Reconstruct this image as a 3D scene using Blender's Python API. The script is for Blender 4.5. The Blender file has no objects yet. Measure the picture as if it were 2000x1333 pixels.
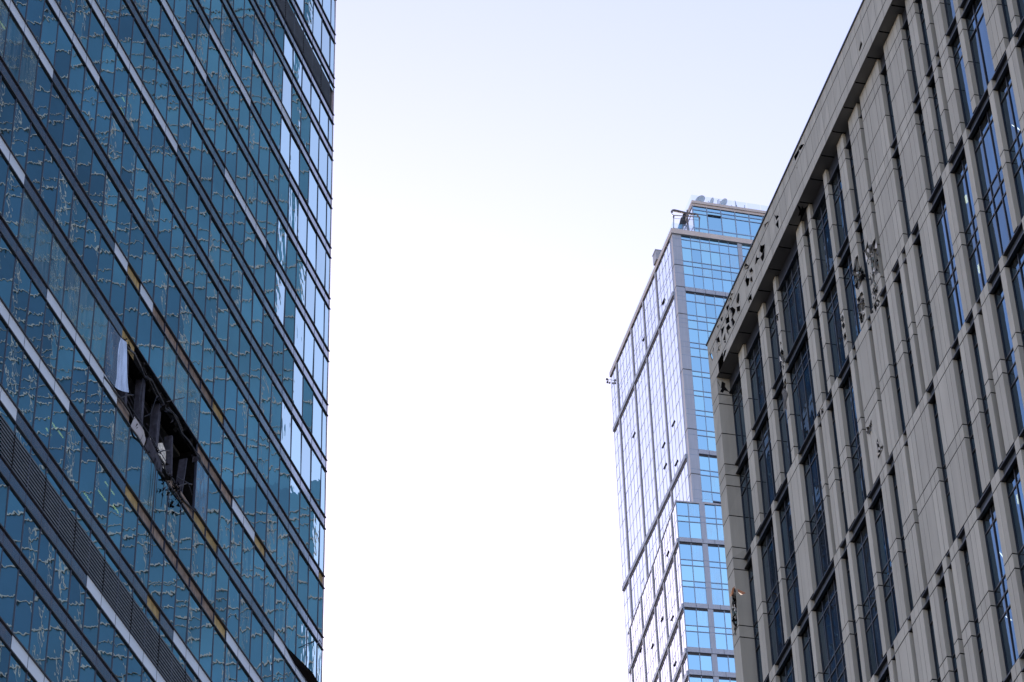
import bpy, bmesh, math, random
from mathutils import Vector, Matrix
from mathutils.geometry import delaunay_2d_cdt
random.seed(7)
scene = bpy.context.scene
COL = scene.collection

# ------------------------------------------------------------------ camera
FPX = 5683.36
PITCH, ROLL = math.radians(39.54679), math.radians(-1.80887)
YAW_L, YAW_G = math.radians(15.76619), math.radians(-14.68204)
YAW_T, YAW_B = math.radians(75.12115), math.radians(79.02464)
CAM = Vector((0, 0, 1.7))
_cp, _sp, _cr, _sr = math.cos(PITCH), math.sin(PITCH), math.cos(ROLL), math.sin(ROLL)
FWD = Vector((0, _cp, _sp))
_r0, _u0 = Vector((1, 0, 0)), Vector((0, -_sp, _cp))
RGT = _r0 * _cr + _u0 * _sr
UPV = -_r0 * _sr + _u0 * _cr
cd = bpy.data.cameras.new('camera')
cam = bpy.data.objects.new('camera', cd)
COL.objects.link(cam)
cam.matrix_world = Matrix(((RGT.x, UPV.x, -FWD.x, CAM.x), (RGT.y, UPV.y, -FWD.y, CAM.y),
                           (RGT.z, UPV.z, -FWD.z, CAM.z), (0, 0, 0, 1)))
cd.sensor_width = 36.0
cd.lens = FPX / 2000 * 36
cd.clip_start, cd.clip_end = 0.5, 20000
scene.camera = cam

# ------------------------------------------------------------------ sky, sun, exposure
SUN_EL, SUN_AZ = math.radians(18), math.radians(-12)     # azimuth from +Y towards +X
w = bpy.data.worlds.new('World')
scene.world = w
w.use_nodes = True
nt = w.node_tree
bg = nt.nodes['Background']
sky = nt.nodes.new('ShaderNodeTexSky')
sky.sky_type = 'NISHITA'
sky.sun_disc = False
sky.sun_elevation = SUN_EL
sky.sun_rotation = SUN_AZ
sky.air_density, sky.dust_density, sky.ozone_density = 1.0, 0.42, 1.4
wb = nt.nodes.new('ShaderNodeVectorMath')           # white balance of the daylight
wb.operation = 'MULTIPLY'
wb.inputs[1].default_value = (1.24, 0.93, 0.885)
nt.links.new(sky.outputs[0], wb.inputs[0])
nt.links.new(wb.outputs[0], bg.inputs[0])
bg.inputs[1].default_value = 0.10
sl = bpy.data.lights.new('sun', 'SUN')
sl.energy, sl.angle, sl.color = 2.5, math.radians(0.5), (1, 0.94, 0.86)
sun = bpy.data.objects.new('sun', sl)
COL.objects.link(sun)
sd = Vector((math.sin(SUN_AZ) * math.cos(SUN_EL), math.cos(SUN_AZ) * math.cos(SUN_EL), math.sin(SUN_EL)))
sun.rotation_euler = (-sd).to_track_quat('-Z', 'Y').to_euler()
sun.location = (0, 0, 400)
scene.view_settings.view_transform = 'Standard'
scene.view_settings.look = 'None'
scene.view_settings.exposure = 2.02
scene.view_settings.gamma = 1.0
scene.render.engine = 'CYCLES'
scene.cycles.max_bounces = 8
scene.cycles.glossy_bounces = 5
scene.cycles.transparent_max_bounces = 8
scene.cycles.caustics_reflective = False

# ------------------------------------------------------------------ materials
def new_mat(name):
    m = bpy.data.materials.new(name)
    m.use_nodes = True
    return m, m.node_tree, m.node_tree.nodes['Principled BSDF']

def matte(name, col, rough=0.7, var=0.10, scale=3.0, metallic=0.0, streak=0.0, island=0.0, spec=0.5, bump=0.0):
    """painted / stone / metal surface: base colour broken up by noise, streaks and a value per panel"""
    m, t, p = new_mat(name)
    p.inputs['Roughness'].default_value = rough
    p.inputs['Metallic'].default_value = metallic
    p.inputs['Specular IOR Level'].default_value = spec
    tc = t.nodes.new('ShaderNodeTexCoord')
    nz = t.nodes.new('ShaderNodeTexNoise')
    nz.inputs['Scale'].default_value = scale
    nz.inputs['Detail'].default_value = 6
    t.links.new(tc.outputs['Object'], nz.inputs['Vector'])
    mr = t.nodes.new('ShaderNodeMapRange')
    mr.inputs[1].default_value, mr.inputs[2].default_value = 0.3, 0.7
    mr.inputs[3].default_value, mr.inputs[4].default_value = 1 - var, 1 + var
    t.links.new(nz.outputs[0], mr.inputs[0])
    fac = mr.outputs[0]
    if streak:
        mp = t.nodes.new('ShaderNodeMapping')
        mp.inputs['Scale'].default_value = (7, 7, 0.35)
        n2 = t.nodes.new('ShaderNodeTexNoise')
        n2.inputs['Scale'].default_value = 1.0
        n2.inputs['Detail'].default_value = 4
        t.links.new(tc.outputs['Object'], mp.inputs[0])
        t.links.new(mp.outputs[0], n2.inputs['Vector'])
        m2 = t.nodes.new('ShaderNodeMapRange')
        m2.inputs[1].default_value, m2.inputs[2].default_value = 0.35, 0.65
        m2.inputs[3].default_value, m2.inputs[4].default_value = 1 - streak, 1 + streak * 0.4
        t.links.new(n2.outputs[0], m2.inputs[0])
        mu = t.nodes.new('ShaderNodeMath'); mu.operation = 'MULTIPLY'
        t.links.new(fac, mu.inputs[0]); t.links.new(m2.outputs[0], mu.inputs[1])
        fac = mu.outputs[0]
    if island:
        g = t.nodes.new('ShaderNodeNewGeometry')
        m3 = t.nodes.new('ShaderNodeMapRange')
        m3.inputs[3].default_value, m3.inputs[4].default_value = 1 - island, 1 + island
        t.links.new(g.outputs['Random Per Island'], m3.inputs[0])
        mu = t.nodes.new('ShaderNodeMath'); mu.operation = 'MULTIPLY'
        t.links.new(fac, mu.inputs[0]); t.links.new(m3.outputs[0], mu.inputs[1])
        fac = mu.outputs[0]
    vm = t.nodes.new('ShaderNodeVectorMath'); vm.operation = 'SCALE'
    vm.inputs[0].default_value = col
    t.links.new(fac, vm.inputs['Scale'])
    t.links.new(vm.outputs[0], p.inputs['Base Color'])
    if bump:
        b = t.nodes.new('ShaderNodeBump')
        b.inputs['Strength'].default_value = 0.6
        b.inputs['Distance'].default_value = bump
        t.links.new(nz.outputs[0], b.inputs['Height'])
        t.links.new(b.outputs[0], p.inputs['Normal'])
    return m

def glass(name, col, clear=0.15, warp=0.0006, scale=1.2, detail=2.0, rough=0.0, island=0.06, dust=0.0, stretch=(1, 1, 1), dust_col=(0.45, 0.5, 0.55), coat=0.0, nrough=0.45):
    """coated facade glass: mirror with a slow warp that differs from pane to pane, partly see-through"""
    m, t, p = new_mat(name)
    out = t.nodes['Material Output']
    p.inputs['Metallic'].default_value = 1.0
    p.inputs['Roughness'].default_value = rough
    p.inputs['Base Color'].default_value = (*col, 1)
    tc = t.nodes.new('ShaderNodeTexCoord')
    g = t.nodes.new('ShaderNodeNewGeometry')
    oi = t.nodes.new('ShaderNodeObjectInfo')
    ad = t.nodes.new('ShaderNodeMath'); ad.operation = 'ADD'
    t.links.new(g.outputs['Random Per Island'], ad.inputs[0]); t.links.new(oi.outputs['Random'], ad.inputs[1])
    ml = t.nodes.new('ShaderNodeMath'); ml.operation = 'MULTIPLY'; ml.inputs[1].default_value = 37.7
    t.links.new(ad.outputs[0], ml.inputs[0])
    va = t.nodes.new('ShaderNodeVectorMath'); va.operation = 'ADD'
    mp = t.nodes.new('ShaderNodeMapping'); mp.inputs['Scale'].default_value = stretch
    t.links.new(tc.outputs['Object'], mp.inputs[0])
    t.links.new(mp.outputs[0], va.inputs[0]); t.links.new(ml.outputs[0], va.inputs[1])
    nz = t.nodes.new('ShaderNodeTexNoise')
    nz.inputs['Scale'].default_value = scale
    nz.inputs['Detail'].default_value = detail
    nz.inputs['Roughness'].default_value = nrough
    t.links.new(va.outputs[0], nz.inputs['Vector'])
    b = t.nodes.new('ShaderNodeBump')
    b.inputs['Strength'].default_value = 1.0
    b.inputs['Distance'].default_value = warp
    t.links.new(nz.outputs[0], b.inputs['Height'])
    t.links.new(b.outputs[0], p.inputs['Normal'])
    if coat:
        p.inputs['Coat Weight'].default_value = coat
        p.inputs['Coat IOR'].default_value = 1.7
        p.inputs['Coat Roughness'].default_value = rough
        t.links.new(b.outputs[0], p.inputs['Coat Normal'])
    fr = t.nodes.new('ShaderNodeMath'); fr.operation = 'FRACT'
    t.links.new(ad.outputs[0], fr.inputs[0])
    mr = t.nodes.new('ShaderNodeMapRange')
    mr.inputs[3].default_value, mr.inputs[4].default_value = 1 - island, 1 + island
    t.links.new(fr.outputs[0], mr.inputs[0])
    vm = t.nodes.new('ShaderNodeVectorMath'); vm.operation = 'SCALE'
    vm.inputs[0].default_value = col
    t.links.new(mr.outputs[0], vm.inputs['Scale'])
    t.links.new(vm.outputs[0], p.inputs['Base Color'])
    sh = p.outputs[0]
    if dust:
        df = t.nodes.new('ShaderNodeBsdfDiffuse'); df.inputs[0].default_value = (*dust_col, 1)
        mp2 = t.nodes.new('ShaderNodeMapping'); mp2.inputs['Scale'].default_value = (5, 5, 0.5)
        nd = t.nodes.new('ShaderNodeTexNoise'); nd.inputs['Scale'].default_value = 1.0; nd.inputs['Detail'].default_value = 6
        t.links.new(tc.outputs['Object'], mp2.inputs[0]); t.links.new(mp2.outputs[0], nd.inputs['Vector'])
        m2 = t.nodes.new('ShaderNodeMapRange')
        m2.inputs[1].default_value, m2.inputs[2].default_value = 0.38, 0.72
        m2.inputs[3].default_value, m2.inputs[4].default_value = 0.02, dust
        t.links.new(nd.outputs[0], m2.inputs[0])
        mx = t.nodes.new('ShaderNodeMixShader')
        t.links.new(m2.outputs[0], mx.inputs[0]); t.links.new(sh, mx.inputs[1]); t.links.new(df.outputs[0], mx.inputs[2])
        sh = mx.outputs[0]
    if clear:
        tr = t.nodes.new('ShaderNodeBsdfTransparent'); tr.inputs[0].default_value = (0.75, 0.9, 0.92, 1)
        mx = t.nodes.new('ShaderNodeMixShader'); mx.inputs[0].default_value = clear
        t.links.new(sh, mx.inputs[1]); t.links.new(tr.outputs[0], mx.inputs[2])
        sh = mx.outputs[0]
    t.links.new(sh, out.inputs[0])
    return m

def lamp_mat(name, col, power):
    m, t, p = new_mat(name)
    p.inputs['Base Color'].default_value = (*col, 1)
    p.inputs['Emission Color'].default_value = (*col, 1)
    p.inputs['Emission Strength'].default_value = power
    return m

M = {}
M['glass_teal'] = glass('glass_teal', (0.50, 0.80, 0.86), clear=0.06, warp=0.0021, scale=0.95, detail=2.1, coat=1.0, nrough=0.52, island=0.14)
M['glass_dusty'] = glass('glass_dusty', (0.44, 0.74, 0.74), clear=0.05, warp=0.002, scale=1.5, detail=3, dust=0.26, dust_col=(0.30, 0.42, 0.52), coat=1.0, nrough=0.5)
M['glass_warped'] = glass('glass_warped', (0.50, 0.80, 0.86), clear=0.04, warp=0.010, scale=1.0, detail=2.5, coat=1.0, nrough=0.5, island=0.14, stretch=(1, 1, 0.35))
M['glass_bent'] = glass('glass_bent', (0.72, 0.78, 0.84), clear=0.0, warp=0.03, scale=1.1, detail=3, stretch=(1, 1, 0.3), dust=0.65, dust_col=(0.14, 0.20, 0.28))
M['panel_dark'] = glass('panel_dark', (0.42, 0.42, 0.46), clear=0.0, warp=0.0012, scale=1.5, rough=0.08, coat=1.0, dust=0.25, dust_col=(0.15, 0.15, 0.19))
M['panel_pale'] = matte('panel_pale', (0.50, 0.60, 0.74), rough=0.35, var=0.04, scale=0.6, island=0.05)
M['insulation_brown'] = matte('insulation_brown', (0.20, 0.165, 0.15), rough=0.95, var=0.35, scale=2.5, streak=0.3, island=0.25)
M['insulation_ochre'] = matte('insulation_ochre', (0.33, 0.26, 0.13), rough=0.95, var=0.25, scale=3, streak=0.3, island=0.15)
M['rail_black'] = matte('rail_black', (0.018, 0.022, 0.035), rough=0.45, var=0.2, scale=8)
M['mullion_navy'] = matte('mullion_navy', (0.03, 0.04, 0.075), rough=0.4, var=0.15, scale=4)
M['louvre_grey'] = matte('louvre_grey', (0.085, 0.105, 0.13), rough=0.5, var=0.15, scale=2)
M['black_void'] = matte('black_void', (0.006, 0.006, 0.007), rough=0.95, var=0.3)
M['interior_dark'] = matte('interior_dark', (0.05, 0.055, 0.06), rough=0.9, var=0.3, scale=1)
M['charred'] = matte('charred', (0.006, 0.006, 0.0065), rough=0.95, var=0.5, scale=9, bump=0.02, spec=0.04)
M['stud_grey'] = matte('stud_grey', (0.045, 0.048, 0.072), rough=0.6, var=0.35, scale=5, streak=0.35, spec=0.2)
M['plaster_white'] = matte('plaster_white', (0.55, 0.56, 0.55), rough=0.9, var=0.45, scale=7)
M['corner_mauve'] = matte('corner_mauve', (0.40, 0.36, 0.42), rough=0.5, var=0.05)
M['stone_grey'] = matte('stone_grey', (0.415, 0.408, 0.368), rough=0.72, var=0.045, scale=1.3, streak=0.08, island=0.10, bump=0.0015)
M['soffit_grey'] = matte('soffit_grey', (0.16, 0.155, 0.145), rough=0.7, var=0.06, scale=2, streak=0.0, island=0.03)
M['joint_dark'] = matte('joint_dark', (0.012, 0.012, 0.014), rough=0.95, var=0.2, spec=0.05)
M['steel_navy'] = matte('steel_navy', (0.02, 0.023, 0.032), rough=0.35, var=0.15, scale=4)
M['channel_blue'] = matte('channel_blue', (0.075, 0.09, 0.115), rough=0.35, var=0.15, scale=3, metallic=0.3)
M['glass_navy'] = glass('glass_navy', (0.022, 0.125, 0.25), dust=0.22, dust_col=(0.17, 0.19, 0.20), clear=0.08, warp=0.0045, scale=1.6, detail=1.8, island=0.25)
M['rubble_grey'] = matte('rubble_grey', (0.11, 0.112, 0.116), rough=0.9, var=0.5, scale=9)
M['rubble_teal'] = matte('rubble_teal', (0.19, 0.25, 0.26), rough=0.9, var=0.5, scale=9)
M['rubble_pale'] = matte('rubble_pale', (0.62, 0.61, 0.60), rough=0.85, var=0.2, scale=9)
M['rust_orange'] = matte('rust_orange', (0.30, 0.12, 0.05), rough=0.8, var=0.4, scale=6)
M['foam_orange'] = matte('foam_orange', (0.75, 0.33, 0.06), rough=0.9, var=0.3, scale=8)
M['blind_pale'] = matte('blind_pale', (0.40, 0.46, 0.50), rough=0.9, var=0.1)
M['tower_glass'] = glass('tower_glass', (0.52, 0.86, 1.0), clear=0.0, warp=0.0016, scale=0.5, detail=1, island=0.10)
M['tower_glass_blind'] = glass('tower_glass_blind', (0.52, 0.86, 1.0), clear=0.0, warp=0.0012, scale=0.5, detail=1, island=0.08, dust=0.35, dust_col=(0.45, 0.6, 0.75))
M['tower_glass_sky_pale'] = glass('tower_glass_sky_pale', (0.80, 0.83, 0.90), clear=0.0, warp=0.001, scale=0.5, detail=1, island=0.06)  # side faces' bright sky reflection put into a paler glass colour
M['tower_panel'] = matte('tower_panel', (0.34, 0.39, 0.50), rough=0.45, var=0.05, scale=0.8, island=0.05, streak=0.06)
M['tower_panel_warm'] = matte('tower_panel_warm', (0.52, 0.48, 0.48), rough=0.5, var=0.05, scale=0.8, island=0.05)
M['tower_frame'] = matte('tower_frame', (0.22, 0.30, 0.45), rough=0.4, var=0.1)
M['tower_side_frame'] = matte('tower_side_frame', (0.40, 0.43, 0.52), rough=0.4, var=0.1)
M['tower_fin'] = matte('tower_fin', (0.36, 0.38, 0.45), rough=0.45, var=0.1)
M['tower_dark'] = matte('tower_dark', (0.03, 0.035, 0.05), rough=0.6, var=0.1)
M['dish_grey'] = matte('dish_grey', (0.36, 0.42, 0.50), rough=0.5, var=0.05)
M['sash_grey'] = matte('sash_grey', (0.16, 0.17, 0.20), rough=0.5, var=0.2)
M['crane_grey'] = matte('crane_grey', (0.16, 0.15, 0.17), rough=0.5, var=0.15)
M['crane_blue'] = matte('crane_blue', (0.10, 0.30, 0.55), rough=0.5, var=0.1)
M['mirror_dark'] = matte('mirror_dark', (0.024, 0.105, 0.20), rough=0.3, var=0.3, scale=0.05, island=0.5)
MIRROR_FALLOFF = []  # pane tones that paint the brightness gradient of the reflection
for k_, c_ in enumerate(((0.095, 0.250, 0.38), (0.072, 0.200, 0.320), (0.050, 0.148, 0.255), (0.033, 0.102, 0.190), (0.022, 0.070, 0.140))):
    MIRROR_FALLOFF.append('mirror_falloff_%d' % k_)
    M[MIRROR_FALLOFF[-1]] = matte(MIRROR_FALLOFF[-1], c_, rough=0.3, var=0.2, scale=0.05, island=0.10)
M['mirror_frame'] = matte('mirror_frame', (0.40, 0.37, 0.36), rough=0.6, var=0.1)
M['asphalt'] = matte('asphalt', (0.055, 0.055, 0.058), rough=0.9, var=0.2, scale=0.5)
M['paving'] = matte('paving', (0.075, 0.073, 0.07), rough=0.9, var=0.15, scale=0.5)
M['lamp_green'] = lamp_mat('lamp_green', (0.70, 0.85, 0.16), 0.9)
M['lamp_white'] = lamp_mat('lamp_white', (1.0, 0.93, 0.86), 5.0)
M['lamp_yellow'] = lamp_mat('lamp_yellow', (0.9, 0.85, 0.5), 2.0)
_m, _t, _p = new_mat('parapet_glass')
_tr = _t.nodes.new('ShaderNodeBsdfTransparent'); _tr.inputs[0].default_value = (0.92, 0.97, 0.98, 1)
_mx = _t.nodes.new('ShaderNodeMixShader'); _mx.inputs[0].default_value = 0.2
_p.inputs['Metallic'].default_value = 1; _p.inputs['Roughness'].default_value = 0.02; _p.inputs['Base Color'].default_value = (0.7, 0.85, 0.95, 1)
_t.links.new(_tr.outputs[0], _mx.inputs[1]); _t.links.new(_p.outputs[0], _mx.inputs[2])
_t.links.new(_mx.outputs[0], _t.nodes['Material Output'].inputs[0])
M['parapet_glass'] = _m

# ------------------------------------------------------------------ helpers
def world_loc(o):
    v = Vector((0, 0, 0))
    while o is not None:
        v += o.location
        o = o.parent
    return v

class MB:
    """collects faces and links them as ONE mesh object"""
    def __init__(s):
        s.v, s.f, s.m = [], [], []
    def face(s, pts, mi=0):
        n = len(s.v)
        s.v += [Vector(p) for p in pts]
        s.f.append(tuple(range(n, n + len(pts))))
        s.m.append(mi)
    def hexa(s, c, mi=0):
        """c: 8 corners, bottom loop 0-3 then top loop 4-7"""
        n = len(s.v)
        s.v += [Vector(p) for p in c]
        for q in ((3, 2, 1, 0), (4, 5, 6, 7), (0, 1, 5, 4), (1, 2, 6, 5), (2, 3, 7, 6), (3, 0, 4, 7)):
            s.f.append(tuple(n + i for i in q)); s.m.append(mi)
    def bar(s, a, b, r, mi=0, n=6):
        a, b = Vector(a), Vector(b)
        d = (b - a).normalized()
        x = d.orthogonal().normalized(); y = d.cross(x)
        k = len(s.v)
        for p in (a, b):
            for i in range(n):
                t = 2 * math.pi * i / n
                s.v.append(p + (x * math.cos(t) + y * math.sin(t)) * r)
        for i in range(n):
            j = (i + 1) % n
            s.f.append((k + i, k + j, k + n + j, k + n + i)); s.m.append(mi)
        s.f.append(tuple(k + i for i in reversed(range(n)))); s.m.append(mi)
        s.f.append(tuple(k + n + i for i in range(n))); s.m.append(mi)
    def tube(s, pts, r, mi=0, n=5):
        for a, b in zip(pts, pts[1:]):
            s.bar(a, b, r, mi, n)
    def build(s, name, mats, parent=None, kind=None, label=None):
        if not isinstance(mats, (list, tuple)):
            mats = [mats]
        me = bpy.data.meshes.new(name)
        o = world_loc(parent) if parent is not None else Vector((0, 0, 0))
        me.from_pydata([tuple(p - o) for p in s.v], [], s.f)
        for m_ in mats:
            me.materials.append(M[m_] if isinstance(m_, str) else m_)
        for p, i in zip(me.polygons, s.m):
            p.material_index = i
        bm = bmesh.new(); bm.from_mesh(me)
        bmesh.ops.recalc_face_normals(bm, faces=bm.faces)
        bm.to_mesh(me); bm.free()
        ob = bpy.data.objects.new(name, me)
        COL.objects.link(ob)
        if parent is not None:
            ob.parent = parent
        if kind: ob['kind'] = kind
        if label: ob['label'] = label
        return ob

class Frame:
    """a facade: u along it, out = towards the street, z up"""
    def __init__(s, yaw, px, dist, flip):
        s.d = Vector((math.sin(yaw), math.cos(yaw), 0))
        n = Vector((s.d.y, -s.d.x, 0))
        s.n = -n if flip else n
        r = RGT * ((px[0] - 1000) / FPX) - UPV * ((px[1] - 666.5) / FPX) + FWD
        h = math.hypot(r.x, r.y)
        o = CAM + r * (dist / h)
        s.o = Vector((o.x, o.y, 0))
    def P(s, u, out, z):
        return s.o + s.d * u + s.n * out + Vector((0, 0, z))
    def uz(s, x, y, out=0.0):
        r = RGT * ((x - 1000) / FPX) - UPV * ((y - 666.5) / FPX) + FWD
        o = s.o + s.n * out
        t = (o - CAM).dot(s.n) / r.dot(s.n)
        p = CAM + r * t
        return (p - s.o).dot(s.d), p.z
    def box(s, mb, u0, u1, o0, o1, z0, z1, mi=0):
        c = [s.P(u, o, z) for z in (z0, z1) for u, o in ((u0, o0), (u1, o0), (u1, o1), (u0, o1))]
        mb.hexa(c, mi)
    def quad(s, mb, u0, u1, z0, z1, out=0.0, mi=0, tilt=0.0):
        a, b = random.gauss(0, tilt), random.gauss(0, tilt)
        w_, h_ = abs(u1 - u0) / 2, abs(z1 - z0) / 2
        mb.face([s.P(u0, out - a * w_ - b * h_, z0), s.P(u1, out + a * w_ - b * h_, z0),
                 s.P(u1, out + a * w_ + b * h_, z1), s.P(u0, out - a * w_ + b * h_, z1)], mi)

def pix(p):
    v = Vector(p) - CAM
    z = v.dot(FWD)
    if z <= 1: return None
    return (1000 + FPX * v.dot(RGT) / z, 666.5 - FPX * v.dot(UPV) / z)

def px_area(pts):
    """area a polygon takes in the photograph, 0 outside the frame"""
    q = [pix(p) for p in pts]
    if any(a is None for a in q): return 0
    cx, cy = sum(a[0] for a in q) / len(q), sum(a[1] for a in q) / len(q)
    if not (-30 < cx < 2030 and -30 < cy < 1363): return 0
    return abs(sum(q[i - 1][0] * q[i][1] - q[i][0] * q[i - 1][1] for i in range(len(q)))) / 2

def thing(name, label, cat, loc, group=None):
    o = bpy.data.objects.new(name, None)
    o.empty_display_size = 1.0
    COL.objects.link(o)
    o.location = loc
    o['label'], o['category'] = label, cat
    if group: o['group'] = group
    return o

def emit(items, name, stuff_name, parent, limit=100, hidden=lambda pts: False):
    """items: (corner points, material, label). The ones that show largest become parts, the rest one part"""
    order = sorted(items, key=lambda it: -(0 if hidden(it[0]) else px_area(it[0])))
    for it in order[:limit]:
        mb = MB(); mb.face(it[0]); mb.build(name, it[1], parent, label=it[2] if len(it) > 2 else None)
    rest = order[limit:]
    if rest:
        mats = sorted({it[1] for it in rest})
        mb = MB()
        for it in rest: mb.face(it[0], mats.index(it[1]))
        mb.build(stuff_name, mats, parent, kind='stuff')

def inside(pt, poly):
    x, y = pt; c = False
    for i in range(len(poly)):
        (x0, y0), (x1, y1) = poly[i - 1], poly[i]
        if (y0 > y) != (y1 > y) and x < (x1 - x0) * (y - y0) / (y1 - y0) + x0:
            c = not c
    return c

def holed(mb, to3, rect, holes, depth, mi=0, mi_edge=1):
    """flat sheet rect=(a0,a1,b0,b1) with ragged holes; to3(a,b,o) maps to the world; hole rims get thickness"""
    a0, a1, b0, b1 = rect
    out = [(a0, b0), (a1, b0), (a1, b1), (a0, b1)]
    hs = [[(min(max(a, a0 + 0.004), a1 - 0.004), min(max(b, b0 + 0.004), b1 - 0.004)) for a, b in h] for h in holes]
    vs, es = [], []
    for loop in [out] + hs:
        n = len(vs)
        vs += [Vector(p) for p in loop]
        es += [(n + i, n + (i + 1) % len(loop)) for i in range(len(loop))]
    V, E_, F_, _, _, _ = delaunay_2d_cdt(vs, es, [], 0, 1e-5)
    for f in F_:
        c = (sum(V[i].x for i in f) / len(f), sum(V[i].y for i in f) / len(f))
        if any(inside(c, h) for h in hs): continue
        mb.face([to3(V[i].x, V[i].y, 0) for i in f], mi)
    for h in hs:
        for i in range(len(h)):
            p, q = h[i - 1], h[i]
            mb.face([to3(*p, 0), to3(*q, 0), to3(*q, -depth), to3(*p, -depth)], mi_edge)

def shards(mb, to3, poly, n, size, outr, mis):
    """torn scraps hanging in and around a hole"""
    xs, ys = [p[0] for p in poly], [p[1] for p in poly]
    k = 0
    for _ in range(n * 8):
        a, b = random.uniform(min(xs), max(xs)), random.uniform(min(ys), max(ys))
        if not inside((a, b), poly): continue
        s_ = size * random.uniform(0.4, 1.4)
        t = random.uniform(0, 6.28)
        pts = []
        for j in range(random.choice((3, 4, 4, 5))):
            tt = t + j * 1.5 + random.uniform(-0.4, 0.4)
            pts.append(to3(a + math.cos(tt) * s_ * 0.45, b + math.sin(tt) * s_ * 1.3, random.uniform(*outr)))
        mb.face(pts, random.choice(mis))
        k += 1
        if k >= n: break

# ------------------------------------------------------------------ ground
def sheet(name, x0, x1, y0, y1, z, mat):
    mb = MB(); mb.face([(x0, y0, z), (x1, y0, z), (x1, y1, z), (x0, y1, z)])
    return mb.build(name, mat, None, kind='structure')
sheet('ground', -4000, 4000, -4000, 4000, -0.15, 'paving')
mb = MB()
for a, b in (((-9, -80), (9, -80)),):
    mb.face([(-14, -400, -0.146), (6, -400, -0.146), (-3, 40, -0.146), (0, 300, -0.146), (-12, 300, -0.146), (-20, 40, -0.146)])
mb.build('road', 'asphalt', None, kind='structure')

# ================================================================== LEFT: GLASS OFFICE TOWER
L = Frame(YAW_L, (641.8, 666.5), 130.0, False)
left = thing('glass_office_building', 'blue glass office block at left, with a blasted hole and torn spandrels', 'building', L.P(0, 0, 0))
BH = 0.79                                            # height of a spandrel band
tops = [146.15, 142.2, 138.25, 134.3, 130.42, 127.25, 124.2]
tops += [124.2 - 3.955 * k for k in range(1, 13)]     # ... 76.74
tops += [73.6, 70.53]
z_ = 70.53 - 3.955
while z_ > 6:
    tops.append(z_); z_ -= 3.955
ROOF_L = 150.2
NP = 29
U = [0.0] + [-(0.78 + 1.56 * k) for k in range(NP)]   # mullion lines, panel p lies between U[p+1] and U[p+2]
END_L = U[-1] - 0.35
def band(z):                                          # index of the band whose top is nearest
    return min(range(len(tops)), key=lambda i: abs(tops[i] - z))
DEEP = 16.0

# body behind the glass
mb = MB()
L.box(mb, 0.0 - 0.02, END_L + 10.5, -DEEP - 0.3, -DEEP, 0, ROOF_L)
L.box(mb, -0.02, -0.3, -DEEP, -0.12, 0, ROOF_L)
mb.hexa([L.P(u, o, z) for z in (0, ROOF_L) for u, o in ((END_L, -0.12), (END_L + 10.5, -DEEP), (END_L + 10.9, -DEEP), (END_L + 0.4, -0.12))])  # unseen end wall, slanted so the windows opposite reflect open sky
mb.hexa([L.P(u, o, z) for z in (ROOF_L, ROOF_L + 0.5) for u, o in ((0, 0.05), (END_L, 0.05), (END_L + 10.5, -DEEP - .3), (0, -DEEP - .3))])
mb.build('core_wall', 'interior_dark', left)
mb = MB(); L.box(mb, 0.0, -0.028, -0.118, 0.03, 0, ROOF_L)
mb.build('corner_post', 'corner_mauve', left)
hole_band = band(88.6)
for i, z in enumerate(tops):
    mb = MB()
    f_ = -0.55 if i not in (hole_band, hole_band + 1) else -0.9
    mb.hexa([L.P(u, o, q) for q in (z - 0.62, z - 0.14) for u, o in ((-0.3, f_), (END_L + 0.8, f_), (END_L + 10.9, -DEEP), (-0.3, -DEEP))])
    mb.build('floor_slab', 'interior_dark', left)

# spandrel bands ------------------------------------------------------------------
special = {}
def mark(z, lo, hi, mat, lab=None):
    for p in range(lo, hi + 1): special[(band(z), p)] = (mat, lab)
mark(96.5, 23, 28, 'panel_pale'); mark(100.46, 20, 28, 'panel_pale'); mark(104.4, 14, 28, 'panel_pale')
mark(108.35, 6, 9, 'panel_pale'); mark(112.3, 12, 28, 'panel_pale'); mark(116.25, 8, 11, 'panel_pale')
mark(120.15, 4, 7, 'panel_pale'); mark(92.55, 17, 17, 'panel_pale'); mark(92.55, 15, 15, 'panel_pale')
mark(92.55, 16, 16, 'insulation_ochre', 'bare ochre insulation where a spandrel panel is gone')
mark(92.55, 10, 14, 'insulation_brown', 'bare brown insulation where a spandrel panel is gone')
mark(92.55, 9, 9, 'insulation_ochre', 'bare ochre insulation where a spandrel panel is gone')
mark(88.6, 24, 28, 'panel_pale'); mark(88.6, 6, 7, 'panel_pale'); mark(88.6, 8, 10, 'insulation_brown')
mark(88.6, 16, 16, 'insulation_ochre'); mark(88.6, 5, 5, 'insulation_ochre')
mark(88.6, 11, 15, None)
mark(84.64, 17, 21, 'panel_pale'); mark(84.64, 16, 16, 'insulation_brown'); mark(84.64, 11, 14, None)
mark(84.64, 15, 15, None)
mark(84.64, 9, 10, 'insulation_ochre'); mark(84.64, 11, 12, 'insulation_brown'); mark(84.64, 0, 3, 'panel_pale')
mark(80.67, 20, 28, 'panel_pale'); mark(80.67, 15, 15, 'insulation_ochre'); mark(80.67, 9, 14, 'insulation_brown')
mark(80.67, 8, 8, 'insulation_ochre'); mark(80.67, 0, 7, 'panel_pale')
mark(76.74, 23, 28, 'panel_pale'); mark(76.74, 13, 13, 'insulation_ochre'); mark(76.74, 0, 11, 'panel_pale')
mark(73.6, 0, 17, 'panel_pale'); mark(66.58, 0, 21, 'panel_pale'); mark(62.6, 4, 12, 'panel_pale')
mark(92.55, -1, -1, 'insulation_ochre', 'damaged ochre corner panel')
band_items = []
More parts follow.
